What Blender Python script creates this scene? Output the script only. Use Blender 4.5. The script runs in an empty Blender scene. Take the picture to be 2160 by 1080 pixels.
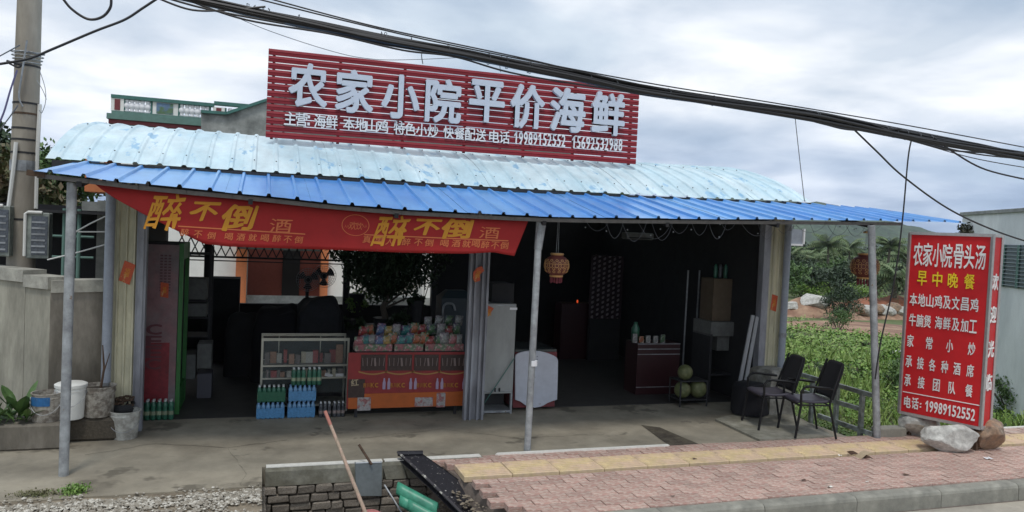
import bpy, math, random
import numpy as np
from mathutils import Vector, Matrix, noise as mnoise

# ------------------------------------------------------------------ camera, sky, sun
random.seed(7)
RNG = np.random.default_rng(7)
SC = bpy.context.scene
COL = SC.collection
FPX, EYE = 1600.0, 2.4
YAW, PITCH, ROLL = math.radians(18.4), math.radians(-1.8), math.radians(2.6)
_f = np.array([math.sin(YAW)*math.cos(PITCH), math.cos(YAW)*math.cos(PITCH), math.sin(PITCH)])
_r = np.array([math.cos(YAW), -math.sin(YAW), 0.0]); _u = np.cross(_r, _f)
CR = math.cos(ROLL)*_r + math.sin(ROLL)*_u
CU = -math.sin(ROLL)*_r + math.cos(ROLL)*_u
CF = _f
cam_d = bpy.data.cameras.new('camera'); cam = bpy.data.objects.new('camera', cam_d); COL.objects.link(cam)
cam.matrix_world = Matrix(((CR[0], CU[0], -CF[0], 0), (CR[1], CU[1], -CF[1], 0), (CR[2], CU[2], -CF[2], EYE), (0, 0, 0, 1)))
cam_d.sensor_width = 36; cam_d.lens = 36*FPX/2160; cam_d.clip_end = 6000; cam_d.clip_start = 0.05
SC.camera = cam

SUN_EL, SUN_AZ = 66, 200      # azimuth: direction the light comes from, measured from +Y clockwise
w = bpy.data.worlds.new('World'); SC.world = w; w.use_nodes = True
nt = w.node_tree; N, L = nt.nodes, nt.links
for n in list(N): N.remove(n)
out = N.new('ShaderNodeOutputWorld'); bg = N.new('ShaderNodeBackground'); bg.inputs['Strength'].default_value = 0.1
sky = N.new('ShaderNodeTexSky'); sky.sky_type = 'NISHITA'; sky.sun_disc = False
sky.sun_elevation = math.radians(SUN_EL); sky.sun_rotation = math.radians(SUN_AZ)
sky.air_density = 1.0; sky.dust_density = 2.0
tc = N.new('ShaderNodeTexCoord'); sep = N.new('ShaderNodeSeparateXYZ'); L.new(tc.outputs['Generated'], sep.inputs[0])
def wm(op, a, b=None, clamp=False):
    m = N.new('ShaderNodeMath'); m.operation = op; m.use_clamp = clamp
    for i, v in enumerate((a, b)):
        if v is None: continue
        if isinstance(v, (int, float)): m.inputs[i].default_value = v
        else: L.new(v, m.inputs[i])
    return m.outputs[0]
zz = wm('ADD', wm('MAXIMUM', sep.outputs[2], 0.0), 0.16)
cx = wm('DIVIDE', sep.outputs[0], zz); cy = wm('DIVIDE', sep.outputs[1], zz)
cmb = N.new('ShaderNodeCombineXYZ'); L.new(cx, cmb.inputs[0]); L.new(cy, cmb.inputs[1])
def wnoise(scale, detail, rough, off):
    mp = N.new('ShaderNodeMapping'); mp.inputs['Location'].default_value = off; L.new(cmb.outputs[0], mp.inputs['Vector'])
    t = N.new('ShaderNodeTexNoise'); t.inputs['Scale'].default_value = scale; t.inputs['Detail'].default_value = detail
    t.inputs['Roughness'].default_value = rough; t.inputs['Distortion'].default_value = 0.25
    L.new(mp.outputs[0], t.inputs['Vector']); return t.outputs['Fac']
def wramp(fac, stops):
    r = N.new('ShaderNodeValToRGB'); L.new(fac, r.inputs[0]); e = r.color_ramp.elements
    e[0].position, e[0].color = stops[0][0], (*stops[0][1], 1); e[1].position, e[1].color = stops[-1][0], (*stops[-1][1], 1)
    for p, c in stops[1:-1]:
        q = e.new(p); q.color = (*c, 1)
    return r.outputs[0]
def wmix(fac, a, b, mode='MIX'):
    m = N.new('ShaderNodeMix'); m.data_type = 'RGBA'; m.blend_type = mode; m.clamp_result = False
    if isinstance(fac, (int, float)): m.inputs[0].default_value = fac
    else: L.new(fac, m.inputs[0])
    for k, v in ((6, a), (7, b)):
        if isinstance(v, tuple): m.inputs[k].default_value = (*v, 1)
        else: L.new(v, m.inputs[k])
    return m.outputs[2]
n1 = wnoise(0.62, 7, 0.5, (3.1, 1.7, 0)); n2 = wnoise(1.7, 6, 0.52, (7.3, 2.2, 0))
cl = wramp(n1, [(0.33, (0.46, 0.56, 0.68)), (0.43, (0.57, 0.66, 0.77)), (0.50, (0.74, 0.80, 0.88)), (0.57, (0.92, 0.95, 0.99)), (0.66, (1.06, 1.07, 1.08))])
cl2 = wramp(n2, [(0.32, (0.70, 0.76, 0.83)), (0.48, (0.93, 0.95, 0.98)), (0.64, (1.16, 1.14, 1.11))])
cl = wmix(1.0, cl, cl2, 'MULTIPLY')
low = wramp(wm('MULTIPLY', wm('MAXIMUM', sep.outputs[2], 0.0), 5.0), [(0.0, (0.50, 0.60, 0.78)), (0.35, (0.80, 0.86, 0.96)), (0.9, (1, 1, 1))])
cl = wmix(1.0, cl, low, 'MULTIPLY')
cl10 = wmix(1.0, cl, (9.4, 9.4, 9.4), 'MULTIPLY')
gap = wramp(n1, [(0.26, (1, 1, 1)), (0.40, (0, 0, 0))])
fin = wmix(wm('MULTIPLY', gap, 0.30), cl10, sky.outputs[0])
L.new(fin, bg.inputs[0]); L.new(bg.outputs[0], out.inputs[0])

sd = bpy.data.lights.new('sun', 'SUN'); sd.energy = 1.5; sd.angle = math.radians(11); sd.color = (1.0, 0.96, 0.9)
so = bpy.data.objects.new('sun', sd); COL.objects.link(so)
_el, _az = math.radians(SUN_EL), math.radians(SUN_AZ)
_sv = Vector((math.sin(_az)*math.cos(_el), math.cos(_az)*math.cos(_el), math.sin(_el)))
so.rotation_euler = _sv.to_track_quat('Z', 'Y').to_euler()
vs = SC.view_settings; vs.view_transform = 'Standard'; vs.look = 'None'; vs.exposure = 0.22; vs.gamma = 1.0; vs.use_curve_mapping = False
SC.cycles.max_bounces = 7; SC.cycles.diffuse_bounces = 4; SC.cycles.volume_bounces = 0

# ------------------------------------------------------------------ helpers
def ray(x, y): return CR*(x-1080)/FPX - CU*(y-540)/FPX + CF
def onz(x, y, z=0.0):
    d = ray(x, y); return Vector(d*((z-EYE)/d[2])) + Vector((0, 0, EYE))
def ony(x, y, Y):
    d = ray(x, y); return Vector(d*(Y/d[1])) + Vector((0, 0, EYE))

def hexc(r, g, b):
    f = lambda c: ((c/255+0.055)/1.055)**2.4 if c/255 > 0.04045 else c/255/12.92
    return (f(r), f(g), f(b))

MATS = {}
def mat(name, col, rough=0.7, metal=0.0, var=0.0, vscale=4.0, col2=None, bump=0.0, bscale=30.0, rnd=0.0, spots=None, stretch=None,
        alpha=None, spec=None, mixlo=0.4, mixhi=0.6, trans=0.0, coat=0.0):
    """Procedural principled material: base colour, optional second colour in noise patches, spots, per-object variation, bump."""
    if name in MATS: return MATS[name]
    m = bpy.data.materials.new(name); m.use_nodes = True; t = m.node_tree; n, l = t.nodes, t.links
    p = n['Principled BSDF']; p.inputs['Roughness'].default_value = rough; p.inputs['Metallic'].default_value = metal
    if spec is not None: p.inputs['Specular IOR Level'].default_value = spec
    if coat: p.inputs['Coat Weight'].default_value = coat
    if trans: p.inputs['Transmission Weight'].default_value = trans
    tco = n.new('ShaderNodeTexCoord'); src = tco.outputs['Object']
    if stretch:
        mp = n.new('ShaderNodeMapping'); mp.inputs['Scale'].default_value = stretch; l.new(src, mp.inputs['Vector']); src = mp.outputs[0]
    def noi(sc, det=5, ro=0.6):
        q = n.new('ShaderNodeTexNoise'); q.inputs['Scale'].default_value = sc; q.inputs['Detail'].default_value = det
        q.inputs['Roughness'].default_value = ro; l.new(src, q.inputs['Vector']); return q.outputs['Fac']
    def mix(f, a, b, mode='MIX'):
        q = n.new('ShaderNodeMix'); q.data_type = 'RGBA'; q.blend_type = mode
        if isinstance(f, float): q.inputs[0].default_value = f
        else: l.new(f, q.inputs[0])
        for k, v in ((6, a), (7, b)):
            if isinstance(v, tuple): q.inputs[k].default_value = (*v[:3], 1)
            else: l.new(v, q.inputs[k])
        return q.outputs[2]
    def rmp(f, lo, hi):
        q = n.new('ShaderNodeMapRange'); q.inputs[1].default_value = lo; q.inputs[2].default_value = hi; l.new(f, q.inputs[0]); return q.outputs[0]
    c = tuple(col)
    if col2 is not None: c = mix(rmp(noi(vscale), mixlo, mixhi), c, tuple(col2))
    if var:
        a = rmp(noi(vscale*2.7, 6, 0.7), 0.3, 0.7); q = n.new('ShaderNodeMapRange'); q.inputs[3].default_value = 1-var; q.inputs[4].default_value = 1+var*0.6
        l.new(a, q.inputs[0]); cb = n.new('ShaderNodeCombineXYZ')
        for k in range(3): l.new(q.outputs[0], cb.inputs[k])
        c = mix(1.0, c, cb.outputs[0], 'MULTIPLY')
    if rnd:
        oi = n.new('ShaderNodeObjectInfo'); q = n.new('ShaderNodeMapRange'); q.inputs[3].default_value = 1-rnd; q.inputs[4].default_value = 1+rnd*0.7
        l.new(oi.outputs['Random'], q.inputs[0]); cb = n.new('ShaderNodeCombineXYZ')
        for k in range(3): l.new(q.outputs[0], cb.inputs[k])
        c = mix(1.0, c, cb.outputs[0], 'MULTIPLY')
    if spots:  # (colour, scale, threshold)
        c = mix(rmp(noi(spots[1], 4, 0.65), spots[2], spots[2]+0.05), c, tuple(spots[0]))
    if isinstance(c, tuple): p.inputs['Base Color'].default_value = (*c[:3], 1)
    else: l.new(c, p.inputs['Base Color'])
    if bump:
        b = n.new('ShaderNodeBump'); b.inputs['Strength'].default_value = min(1.0, bump); b.inputs['Distance'].default_value = 0.01
        l.new(noi(bscale, 6, 0.7), b.inputs['Height']); l.new(b.outputs[0], p.inputs['Normal'])
    if alpha is not None: p.inputs['Alpha'].default_value = alpha
    MATS[name] = m; return m

class MB:
    """Mesh builder in world coordinates."""
    def __init__(s): s.v = []; s.f = []
    def add(s, vs_, fs):
        o = len(s.v); s.v += [tuple(q) for q in vs_]; s.f += [tuple(i+o for i in f) for f in fs]; return s
    def box(s, c, d, rz=0.0, R=None, bev=0.0):
        M = R if R is not None else Matrix.Rotation(rz, 3, 'Z'); c = Vector(c); hx, hy, hz = d[0]/2, d[1]/2, d[2]/2
        if bev <= 0:
            P = [Vector((x*hx, y*hy, z*hz)) for x in (-1, 1) for y in (-1, 1) for z in (-1, 1)]
            F_ = [(0, 1, 3, 2), (4, 6, 7, 5), (0, 4, 5, 1), (2, 3, 7, 6), (0, 2, 6, 4), (1, 5, 7, 3)]
            return s.add([c + M@p for p in P], F_)
        b = min(bev, hx*0.9, hy*0.9, hz*0.9); P = []; 
        # bevel on top & bottom outline: three rings
        rings = [(hx-b, hy-b, -hz), (hx, hy, -hz+b), (hx, hy, hz-b), (hx-b, hy-b, hz)]
        for (x, y, z) in rings:
            P += [Vector((-x, -y, z)), Vector((x, -y, z)), Vector((x, y, z)), Vector((-x, y, z))]
        F_ = [(3, 2, 1, 0), (12, 13, 14, 15)]
        for k in range(3):
            for i in range(4): j = (i+1) % 4; F_.append((k*4+i, k*4+j, k*4+4+j, k*4+4+i))
        return s.add([c + M@p for p in P], F_)
    def bar(s, a, b, w_, h_, up=(0, 0, 1)):
        a, b = Vector(a), Vector(b); d = b-a; ln = d.length; d.normalize(); u = Vector(up)
        if abs(d.dot(u)) > 0.98: u = Vector((0, 1, 0))
        x = d.cross(u).normalized(); u = x.cross(d).normalized()
        M = Matrix((x, d, u)).transposed(); return s.box((a+b)/2, (w_, ln, h_), R=M)
    def tube(s, pts, r, seg=8, cap=True):
        pts = [Vector(p) for p in pts]; n_ = len(pts); rr = r if isinstance(r, (list, tuple)) else [r]*n_
        P = []; ref = None
        for i, p in enumerate(pts):
            d = (pts[min(i+1, n_-1)]-pts[max(i-1, 0)]); d = d.normalized() if d.length > 1e-9 else Vector((0, 0, 1))
            if ref is None: ref = Vector((0, 0, 1)) if abs(d.z) < 0.9 else Vector((1, 0, 0))
            x = d.cross(ref).normalized(); y = x.cross(d).normalized(); ref = y if abs(d.dot(y)) < 0.9 else ref
            for k in range(seg):
                a = 2*math.pi*k/seg; P.append(p + (x*math.cos(a)+y*math.sin(a))*rr[i])
        F_ = [(i*seg+k, i*seg+(k+1) % seg, (i+1)*seg+(k+1) % seg, (i+1)*seg+k) for i in range(n_-1) for k in range(seg)]
        if cap: F_ += [tuple(range(seg-1, -1, -1)), tuple((n_-1)*seg+k for k in range(seg))]
        return s.add(P, F_)
    def lathe(s, c, prof, seg=16, M=None):
        c = Vector(c); M = M or Matrix.Identity(3); P = []
        for (r, z) in prof:
            for k in range(seg):
                a = 2*math.pi*k/seg; P.append(c + M@Vector((r*math.cos(a), r*math.sin(a), z)))
        n_ = len(prof); F_ = [(i*seg+k, i*seg+(k+1) % seg, (i+1)*seg+(k+1) % seg, (i+1)*seg+k) for i in range(n_-1) for k in range(seg)]
        if prof[0][0] > 1e-4: F_.append(tuple(range(seg-1, -1, -1)))
        if prof[-1][0] > 1e-4: F_.append(tuple((n_-1)*seg+k for k in range(seg)))
        return s.add(P, F_)
    def prism(s, poly, vec):
        n_ = len(poly); v = Vector(vec); P = [Vector(p) for p in poly] + [Vector(p)+v for p in poly]
        F_ = [tuple(range(n_-1, -1, -1)), tuple(range(n_, 2*n_))] + [(i, (i+1) % n_, n_+(i+1) % n_, n_+i) for i in range(n_)]
        return s.add(P, F_)
    def sheet(s, grid):
        """grid of points [i][j] -> surface"""
        a, b = len(grid), len(grid[0]); P = [q for row in grid for q in row]
        return s.add(P, [(i*b+j, i*b+j+1, (i+1)*b+j+1, (i+1)*b+j) for i in range(a-1) for j in range(b-1)])
    def quads(s, Q):
        """Q: numpy (n,4,3)"""
        o = len(s.v); s.v += [tuple(q) for q in Q.reshape(-1, 3).tolist()]
        s.f += [(o+4*i, o+4*i+1, o+4*i+2, o+4*i+3) for i in range(len(Q))]; return s

def mesh_of(name, mb, m, org=(0, 0, 0), smooth=False):
    me = bpy.data.meshes.new(name); V = np.array(mb.v, dtype=float) - np.array(org, dtype=float)
    me.from_pydata(V.tolist(), [], mb.f); me.update()
    for q in (m if isinstance(m, (list, tuple)) else [m]): me.materials.append(q)
    if smooth: me.shade_smooth()
    else: me.shade_flat()
    return me
def tag(o, label=None, cat=None, group=None, kind=None):
    if label: o['label'] = label
    if cat: o['category'] = cat
    if group: o['group'] = group
    if kind: o['kind'] = kind
    return o
def smooth_by_angle(o, deg=35):
    me = o.data; me.shade_smooth(); 
    import bmesh
    b = bmesh.new(); b.from_mesh(me)
    for e in b.edges:
        if len(e.link_faces) == 2 and e.calc_face_angle(0) > math.radians(deg): e.smooth = False
    b.to_mesh(me); b.free()
def org_of(p):
    while p.parent is not None: p = p.parent
    return tuple(p.location)
def obj(name, mb, m, parent=None, org=None, smooth=False, auto=False, recalc=False):
    """One mesh object; vertices given in world space, stored relative to the thing's base (or org)."""
    og = org_of(parent) if parent is not None else (org or (0, 0, 0))
    me = mesh_of(name, mb, m, og, smooth)
    if recalc:
        import bmesh
        b = bmesh.new(); b.from_mesh(me); bmesh.ops.recalc_face_normals(b, faces=b.faces); b.to_mesh(me); b.free()
    o = bpy.data.objects.new(name, me); COL.objects.link(o)
    if parent is not None: o.parent = parent
    else: o.location = og
    if auto: smooth_by_angle(o)
    return o
def thing(name, label, cat, loc, group=None):
    o = bpy.data.objects.new(name, None); COL.objects.link(o); o.location = loc; o.empty_display_size = 0.1
    return tag(o, label, cat, group)
def inst(name, me, parent, loc, rot=(0, 0, 0), sc=(1, 1, 1)):
    """A part sharing mesh data; loc in world coordinates."""
    o = bpy.data.objects.new(name, me); COL.objects.link(o); og = org_of(parent) if parent is not None else (0, 0, 0)
    o.location = Vector(loc)-Vector(og); o.rotation_euler = rot; o.scale = sc; o.parent = parent; return o
def copy_tree(o, parent=None):
    c = o.copy(); COL.objects.link(c); c.parent = parent
    if parent is not None: c.matrix_parent_inverse = o.matrix_parent_inverse
    for ch in o.children: copy_tree(ch, c)
    return c
def unit_box(name, m, bev=0.06):
    mb = MB(); mb.box((0, 0, 0), (1, 1, 1), bev=bev); return mesh_of(name, mb, m)
def interp(x, tab):
    return float(np.interp(x, [t[0] for t in tab], [t[1] for t in tab]))

# ---- glyphs -> meshes (flat lettering with a little depth)
GL = {}
def prepare_glyphs(reqs):
    tmp = []
    for (ch, off, ext) in sorted({(c, 0.0, e) for c, o_, e in reqs}):
        cu = bpy.data.curves.new('t', 'FONT'); cu.body = ch; cu.size = 1.0; cu.offset = off; cu.extrude = ext; cu.resolution_u = 3
        o = bpy.data.objects.new('t', cu); COL.objects.link(o); tmp.append(((ch, off, ext), o))
    bpy.context.view_layer.update(); dg = bpy.context.evaluated_depsgraph_get()
    for k, o in tmp:
        me = o.evaluated_get(dg).to_mesh(); V = np.empty(len(me.vertices)*3); me.vertices.foreach_get('co', V); V = V.reshape(-1, 3)
        F_ = [tuple(p.vertices) for p in me.polygons]
        GL[k] = (V.copy(), F_); o.to_mesh_clear()
    for k, o in tmp:
        cu = o.data; bpy.data.objects.remove(o); bpy.data.curves.remove(cu)
def glyph(mb, ch, off, ext, c, U, V_, N_, w_, h_, em=None, shear=0.0, rot=0.0, warp=None, brush=0):
    """Put a glyph, bbox centred on c, with right vector U, up vector V_, outward normal N_; w_/h_ = size (em if em)"""
    if ch == '1':   # plain sans numeral one: stem and flag
        c_ = np.array(c)+np.array(N_)*(ext*2+.001); U_ = np.array(U); W_ = np.array(V_); s_ = min(w_, h_*.16)
        q = [(.5, -.5), (.5, .5), (-.05, .5), (-.9, .26), (-.9, .12), (-.15, .24), (-.15, -.5)]
        mb.prism([tuple(c_+U_*a*s_+W_*b*h_) for a, b in q], tuple(-np.array(N_)*(ext*2+.001))); return
    P, F_ = GL[(ch, 0.0, ext)]
    if len(P) == 0: return
    lo, hi = P.min(0), P.max(0); cc = (lo+hi)/2; Q = P-cc; bw, bh = hi[0]-lo[0], hi[1]-lo[1]
    if em is None: sx, sy = w_/max(bw, 1e-6), h_/max(bh, 1e-6)
    else: sx, sy = w_, h_
    x = Q[:, 0]*sx; y = Q[:, 1]*sy; x = x+shear*y
    if brush:
        D = np.array([mnoise.noise_vector(Vector((a*7/w_, b*7/h_, brush))) for a, b in zip(x, y)]); x = x+D[:, 0]*.05*w_; y = y+D[:, 1]*.06*h_
    if rot: x, y = x*math.cos(rot)-y*math.sin(rot), x*math.sin(rot)+y*math.cos(rot)
    c = np.array(c); R_ = c + x[:, None]*np.array(U) + y[:, None]*np.array(V_) + (Q[:, 2]+ext)[:, None]*np.array(N_)
    if warp is not None: R_ = warp(R_)
    if off <= 0: mb.add(R_.tolist(), F_); return
    # bolder strokes: the same outline struck several times, a hair apart
    n_ = 8
    for k in range(n_):
        a = 2*math.pi*(k+.5)/n_
        d = np.array(U)*math.cos(a)*off*sx + np.array(V_)*math.sin(a)*off*sy + np.array(N_)*0.0004*k
        mb.add((R_+d).tolist(), F_)
def digits(mb, txt, off, ext, c0, U, V_, N_, adv, w_, h_):
    for i, ch in enumerate(txt):
        p = np.array(c0) + np.array(U)*adv*i
        if ch == '1': glyph(mb, ch, off, ext, p, U, V_, N_, w_*0.55, h_)
        else: glyph(mb, ch, off, ext, p, U, V_, N_, w_, h_)
HAZE = 0.00015
# ------------------------------------------------------------------ materials
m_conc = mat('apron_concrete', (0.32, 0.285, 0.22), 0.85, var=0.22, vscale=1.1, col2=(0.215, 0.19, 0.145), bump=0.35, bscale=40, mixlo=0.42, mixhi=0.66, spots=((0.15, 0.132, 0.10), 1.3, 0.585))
m_dirt = mat('dirt', (0.27, 0.225, 0.165), 0.95, var=0.35, vscale=3, col2=(0.17, 0.14, 0.10), bump=0.7, bscale=25)
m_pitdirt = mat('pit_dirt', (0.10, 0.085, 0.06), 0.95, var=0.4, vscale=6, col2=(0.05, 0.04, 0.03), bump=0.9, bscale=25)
m_road = mat('road_concrete', (0.42, 0.38, 0.31), 0.9, var=0.22, vscale=1.5, col2=(0.34, 0.31, 0.26), bump=0.4, bscale=60)
m_bed = mat('mortar_bed', (0.16, 0.13, 0.11), 0.95, var=0.3, vscale=8, bump=0.5)
m_paver = mat('red_paver', (0.44, 0.26, 0.215), 0.85, var=0.32, vscale=5, col2=(0.55, 0.43, 0.36), rnd=0.17, bump=0.35, bscale=90)
m_pavers = mat('red_paver_far', (0.44, 0.26, 0.215), 0.85, var=0.35, vscale=3, col2=(0.55, 0.43, 0.36), bump=0.35, bscale=90)
m_tact = mat('yellow_tile', (0.66, 0.52, 0.30), 0.85, var=0.22, vscale=4, col2=(0.60, 0.45, 0.32), rnd=0.07, bump=0.3, bscale=70)
m_kerb = mat('kerb_concrete', (0.30, 0.29, 0.245), 0.85, var=0.28, vscale=2.2, col2=(0.21, 0.205, 0.175), rnd=0.1, bump=0.35, bscale=40)
m_coping = mat('coping_concrete', (0.27, 0.26, 0.215), 0.85, var=0.3, vscale=3, col2=(0.18, 0.17, 0.13), bump=0.3)
m_white = mat('white_edge', (0.74, 0.72, 0.66), 0.8, var=0.15, vscale=8)
m_brick = mat('grey_brick', (0.34, 0.30, 0.25), 0.95, var=0.38, vscale=12, col2=(0.19, 0.155, 0.12), rnd=0.28, bump=0.9, bscale=55)
m_mortar = mat('dark_mortar', (0.075, 0.062, 0.045), 0.95, var=0.4, vscale=14, bump=0.8)
m_hill = mat('hill_forest', (0.03, 0.06, 0.035), 0.95, var=0.7, vscale=0.05, col2=(0.055, 0.09, 0.045), bump=0)
m_grassg = mat('field_ground', (0.085, 0.12, 0.03), 0.95, var=0.4, vscale=0.3, col2=(0.12, 0.13, 0.05))
m_clay = mat('bare_clay', (0.36, 0.235, 0.155), 0.95, var=0.3, vscale=0.9, col2=(0.22, 0.12, 0.08), bump=0.5, bscale=8)
m_redclay = mat('red_clay', (0.29, 0.11, 0.06), 0.95, var=0.3, vscale=0.9, bump=0.5, bscale=8)

def struct(name, mb, m, **k):
    o = obj(name, mb, m, **k); o['kind'] = 'structure'; return o
def stuff(name, mb, m, label=None, cat=None, parent=None, **k):
    o = obj(name, mb, m, parent=parent, **k); o['kind'] = 'stuff'
    if label: o['label'] = label; o['category'] = cat
    return o

def terr(x, y):
    d = math.hypot(x, y)
    z = -0.6 - 0.03*min(max(0, d-11), 110)
    z += 0.12*mnoise.noise(Vector((x*0.15, y*0.15, 0)))
    if d < 14: z = max(z, -0.72)
    return z
# terrain sheet to the horizon
xs = sorted(set([-3000, -1200, -500, -200, -80, -30, -13, 7.08, 7.15, 7.3] + [7.4+0.6*i for i in range(1, 20)] + [20+2.5*i for i in range(25)] + [90, 110, 150, 220, 400, 800, 1500, 3000]))
ys = sorted(set([-200, -40, -5, 5, 7.74, 8, 8.6] + [9+0.8*i for i in range(20)] + [26+3*i for i in range(30)] + [130, 170, 250, 400, 800, 1500, 3500]))
def tz(x, y):
    if x < 7.1 and y < 24.1 and x > -60: return -1.4
    if y < 7.7: return -1.4 if x < 60 else -0.9
    return terr(x, y)
mb = MB(); mb.sheet([[(x, y, tz(x, y)) for y in ys] for x in xs])
struct('ground', mb, m_grassg, recalc=True)

# apron / courtyard slab
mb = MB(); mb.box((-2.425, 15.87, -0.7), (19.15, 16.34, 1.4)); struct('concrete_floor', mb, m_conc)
mb = MB(); mb.box((2.7, 12.35, 0.002), (8.6, 5.3, 0.004)); struct('shop_floor_shade', mb, mat('floor_shade_dark', (0.055, 0.052, 0.05), 0.6, var=0.3, vscale=1.5))  # thin sheet over the slab; the shop's dimness is put into its colour
# dirt and gravel strip on the left, in front of the apron
mb = MB(); g = []
for i in range(41):
    row = []
    for j in range(28):
        x = -12+12.09*i/40; y = 3.0+4.698*j/27
        row.append((x, y, -0.012+0.012*mnoise.noise(Vector((x*3, y*3, 0)))))
    g.append(row)
mb.sheet(g); mb.add([(0.09, 3.0, -0.012), (0.09, 7.698, -0.012), (0.09, 7.698, -1.1), (0.09, 3.0, -1.1)], [(0, 1, 2, 3)])
struct('dirt_verge', mb, m_dirt, recalc=True)
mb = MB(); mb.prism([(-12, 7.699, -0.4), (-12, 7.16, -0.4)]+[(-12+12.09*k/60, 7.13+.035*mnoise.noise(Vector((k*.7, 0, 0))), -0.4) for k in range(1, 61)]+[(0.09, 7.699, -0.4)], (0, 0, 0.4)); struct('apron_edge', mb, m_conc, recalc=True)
# cracks in the concrete
def crack(pts, w_=.006):
    mb = MB(); rs = random.Random(len(pts)*7+int(pts[0][0])); P = [onz(*q, .004) for q in pts]; L_ = []
    for a, b in zip(P[:-1], P[1:]):
        for s in np.linspace(0, 1, 8, endpoint=False): q = a.lerp(b, s); L_.append(Vector((q.x+rs.uniform(-.012, .012), q.y+rs.uniform(-.02, .02), .004)))
    mb.sheet([[(q.x, q.y-w_*rs.uniform(.3, 1), .004), (q.x, q.y+w_*rs.uniform(.3, 1), .004)] for q in L_]); struct('floor_crack', mb, m_pitdirt)
crack([(180, 960), (330, 935), (480, 945), (620, 925)]); crack([(480, 945), (520, 1000), (505, 1030)]); crack([(760, 925), (930, 905), (1100, 925), (1260, 915)], .005); crack([(1260, 915), (1330, 945)], .005)
# gravel stones
base = [Vector(v) for v in ((0, 0, 1), (1, 0, 0.1), (0.3, 0.95, 0), (-0.8, 0.6, 0.1), (-0.8, -0.6, 0), (0.3, -0.95, 0.1), (0, 0, -1))]
bf = [(0, 1, 2), (0, 2, 3), (0, 3, 4), (0, 4, 5), (0, 5, 1), (6, 2, 1), (6, 3, 2), (6, 4, 3), (6, 5, 4), (6, 1, 5)]
def pebble(mb, c, r, rs=random):
    a = rs.uniform(0, 6.28); s = (r*rs.uniform(0.7, 1.3), r*rs.uniform(0.7, 1.3), r*rs.uniform(0.4, 0.8)); M = Matrix.Rotation(a, 3, 'Z')@Matrix.Rotation(rs.uniform(-.4, .4), 3, 'X')
    mb.add([Vector(c)+M@Vector((p.x*s[0], p.y*s[1], p.z*s[2]))*rs.uniform(0.85, 1.12) for p in base], bf)
m_grav = mat('gravel_stones', (0.60, 0.57, 0.50), 0.9, var=0.35, vscale=26, col2=(0.30, 0.27, 0.22), bump=0.3, mixlo=0.42, mixhi=0.5)
mb = MB()
for _ in range(7600):
    y = 7.16-abs(random.gauss(0, 0.32)); x = random.uniform(-3.2, 0.08)
    if y < 6.2: continue
    edge = 7.04+0.05*mnoise.noise(Vector((x*2.5, 0, 0)))+0.02*x
    if y > edge and random.random() < 0.93: continue
    if mnoise.noise(Vector((x*2.2, y*4, 9))) > .22 and random.random() < .8: continue
    pebble(mb, (x, y, 0.0+random.uniform(0, 0.012)), random.choice((0.008, 0.011, 0.014, 0.022)))
stuff('gravel', mb, m_grav, 'loose pale gravel along the road edge in front of the apron', 'gravel')

# pit floor
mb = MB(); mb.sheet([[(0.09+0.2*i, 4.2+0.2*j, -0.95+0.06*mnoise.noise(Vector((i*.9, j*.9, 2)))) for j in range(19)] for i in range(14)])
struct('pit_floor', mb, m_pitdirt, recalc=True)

# sidewalk
P1, P2 = onz(930, 985), onz(1082, 1082)
def xedge(y): return P1.x + (P2.x-P1.x)*(P1.y-y)/(P1.y-P2.y)
mb = MB()
n_ = 14; top = []; slope = []
for i in range(n_+1):
    y = 5.86+1.78*i/n_; xe = xedge(y)+0.10
    top.append([(xe, y, -0.05), (14, y, -0.05)])
    slope.append([(xe-0.26+0.05*mnoise.noise(Vector((y*4, 0, 0))), y, -1.0), (xe-0.16, y, -0.55), (xe-0.06+0.04*mnoise.noise(Vector((y*5, 3, 0))), y, -0.2), (xe, y, -0.05)])
mb.sheet(top); mb.sheet(slope); mb.add([(14, 5.86, -0.05), (14, 7.64, -0.05), (14, 7.64, -1), (14, 5.86, -1)], [(0, 1, 2, 3)])
sidewalk = struct('sidewalk', mb, m_bed, recalc=True)
PW, PH, GAP = 0.25, 0.125, 0.006
ub_p = unit_box('paver', m_paver, 0.05); cand = []
def zpav(x, y): return 0.006*mnoise.noise(Vector((x*1.1, y*1.4, 5)))+0.003*random.uniform(-1, 1)
TY0, TY1 = 7.02, 7.42
y = 5.98; r_i = 0
rows = []
while y + PH/2 < 7.66:
    yc = y
    if not (yc+PH/2 > TY0 and yc-PH/2 < TY1): rows.append(yc)
    y += PH
rows = [5.985+PH*k for k in range(8)] + [TY1+0.065, TY1+0.065+PH]
for r_i, yc in enumerate(rows):
    x = 1.5 + (r_i % 2)*PW/2
    while x < 12.6:
        if x-PW/2 > xedge(yc)-0.06: cand.append((x, yc))
        x += PW
cand.sort(key=lambda c: c[0])
far = MB()
for k, (x, yc) in enumerate(cand):
    if k < 290: inst('paver', ub_p, sidewalk, (x, yc, -0.018+zpav(x, yc)), (random.uniform(-.012, .012), random.uniform(-.012, .012), random.uniform(-.01, .01)), (PW-GAP, PH-GAP, 0.06))
    else: far.box((x, yc, -0.018+zpav(x, yc)), (PW-GAP, PH-GAP, 0.06), R=Matrix.Rotation(random.uniform(-.01, .01), 3, 'X'))
stuff('far_pavers', far, m_pavers, parent=sidewalk)
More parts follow.
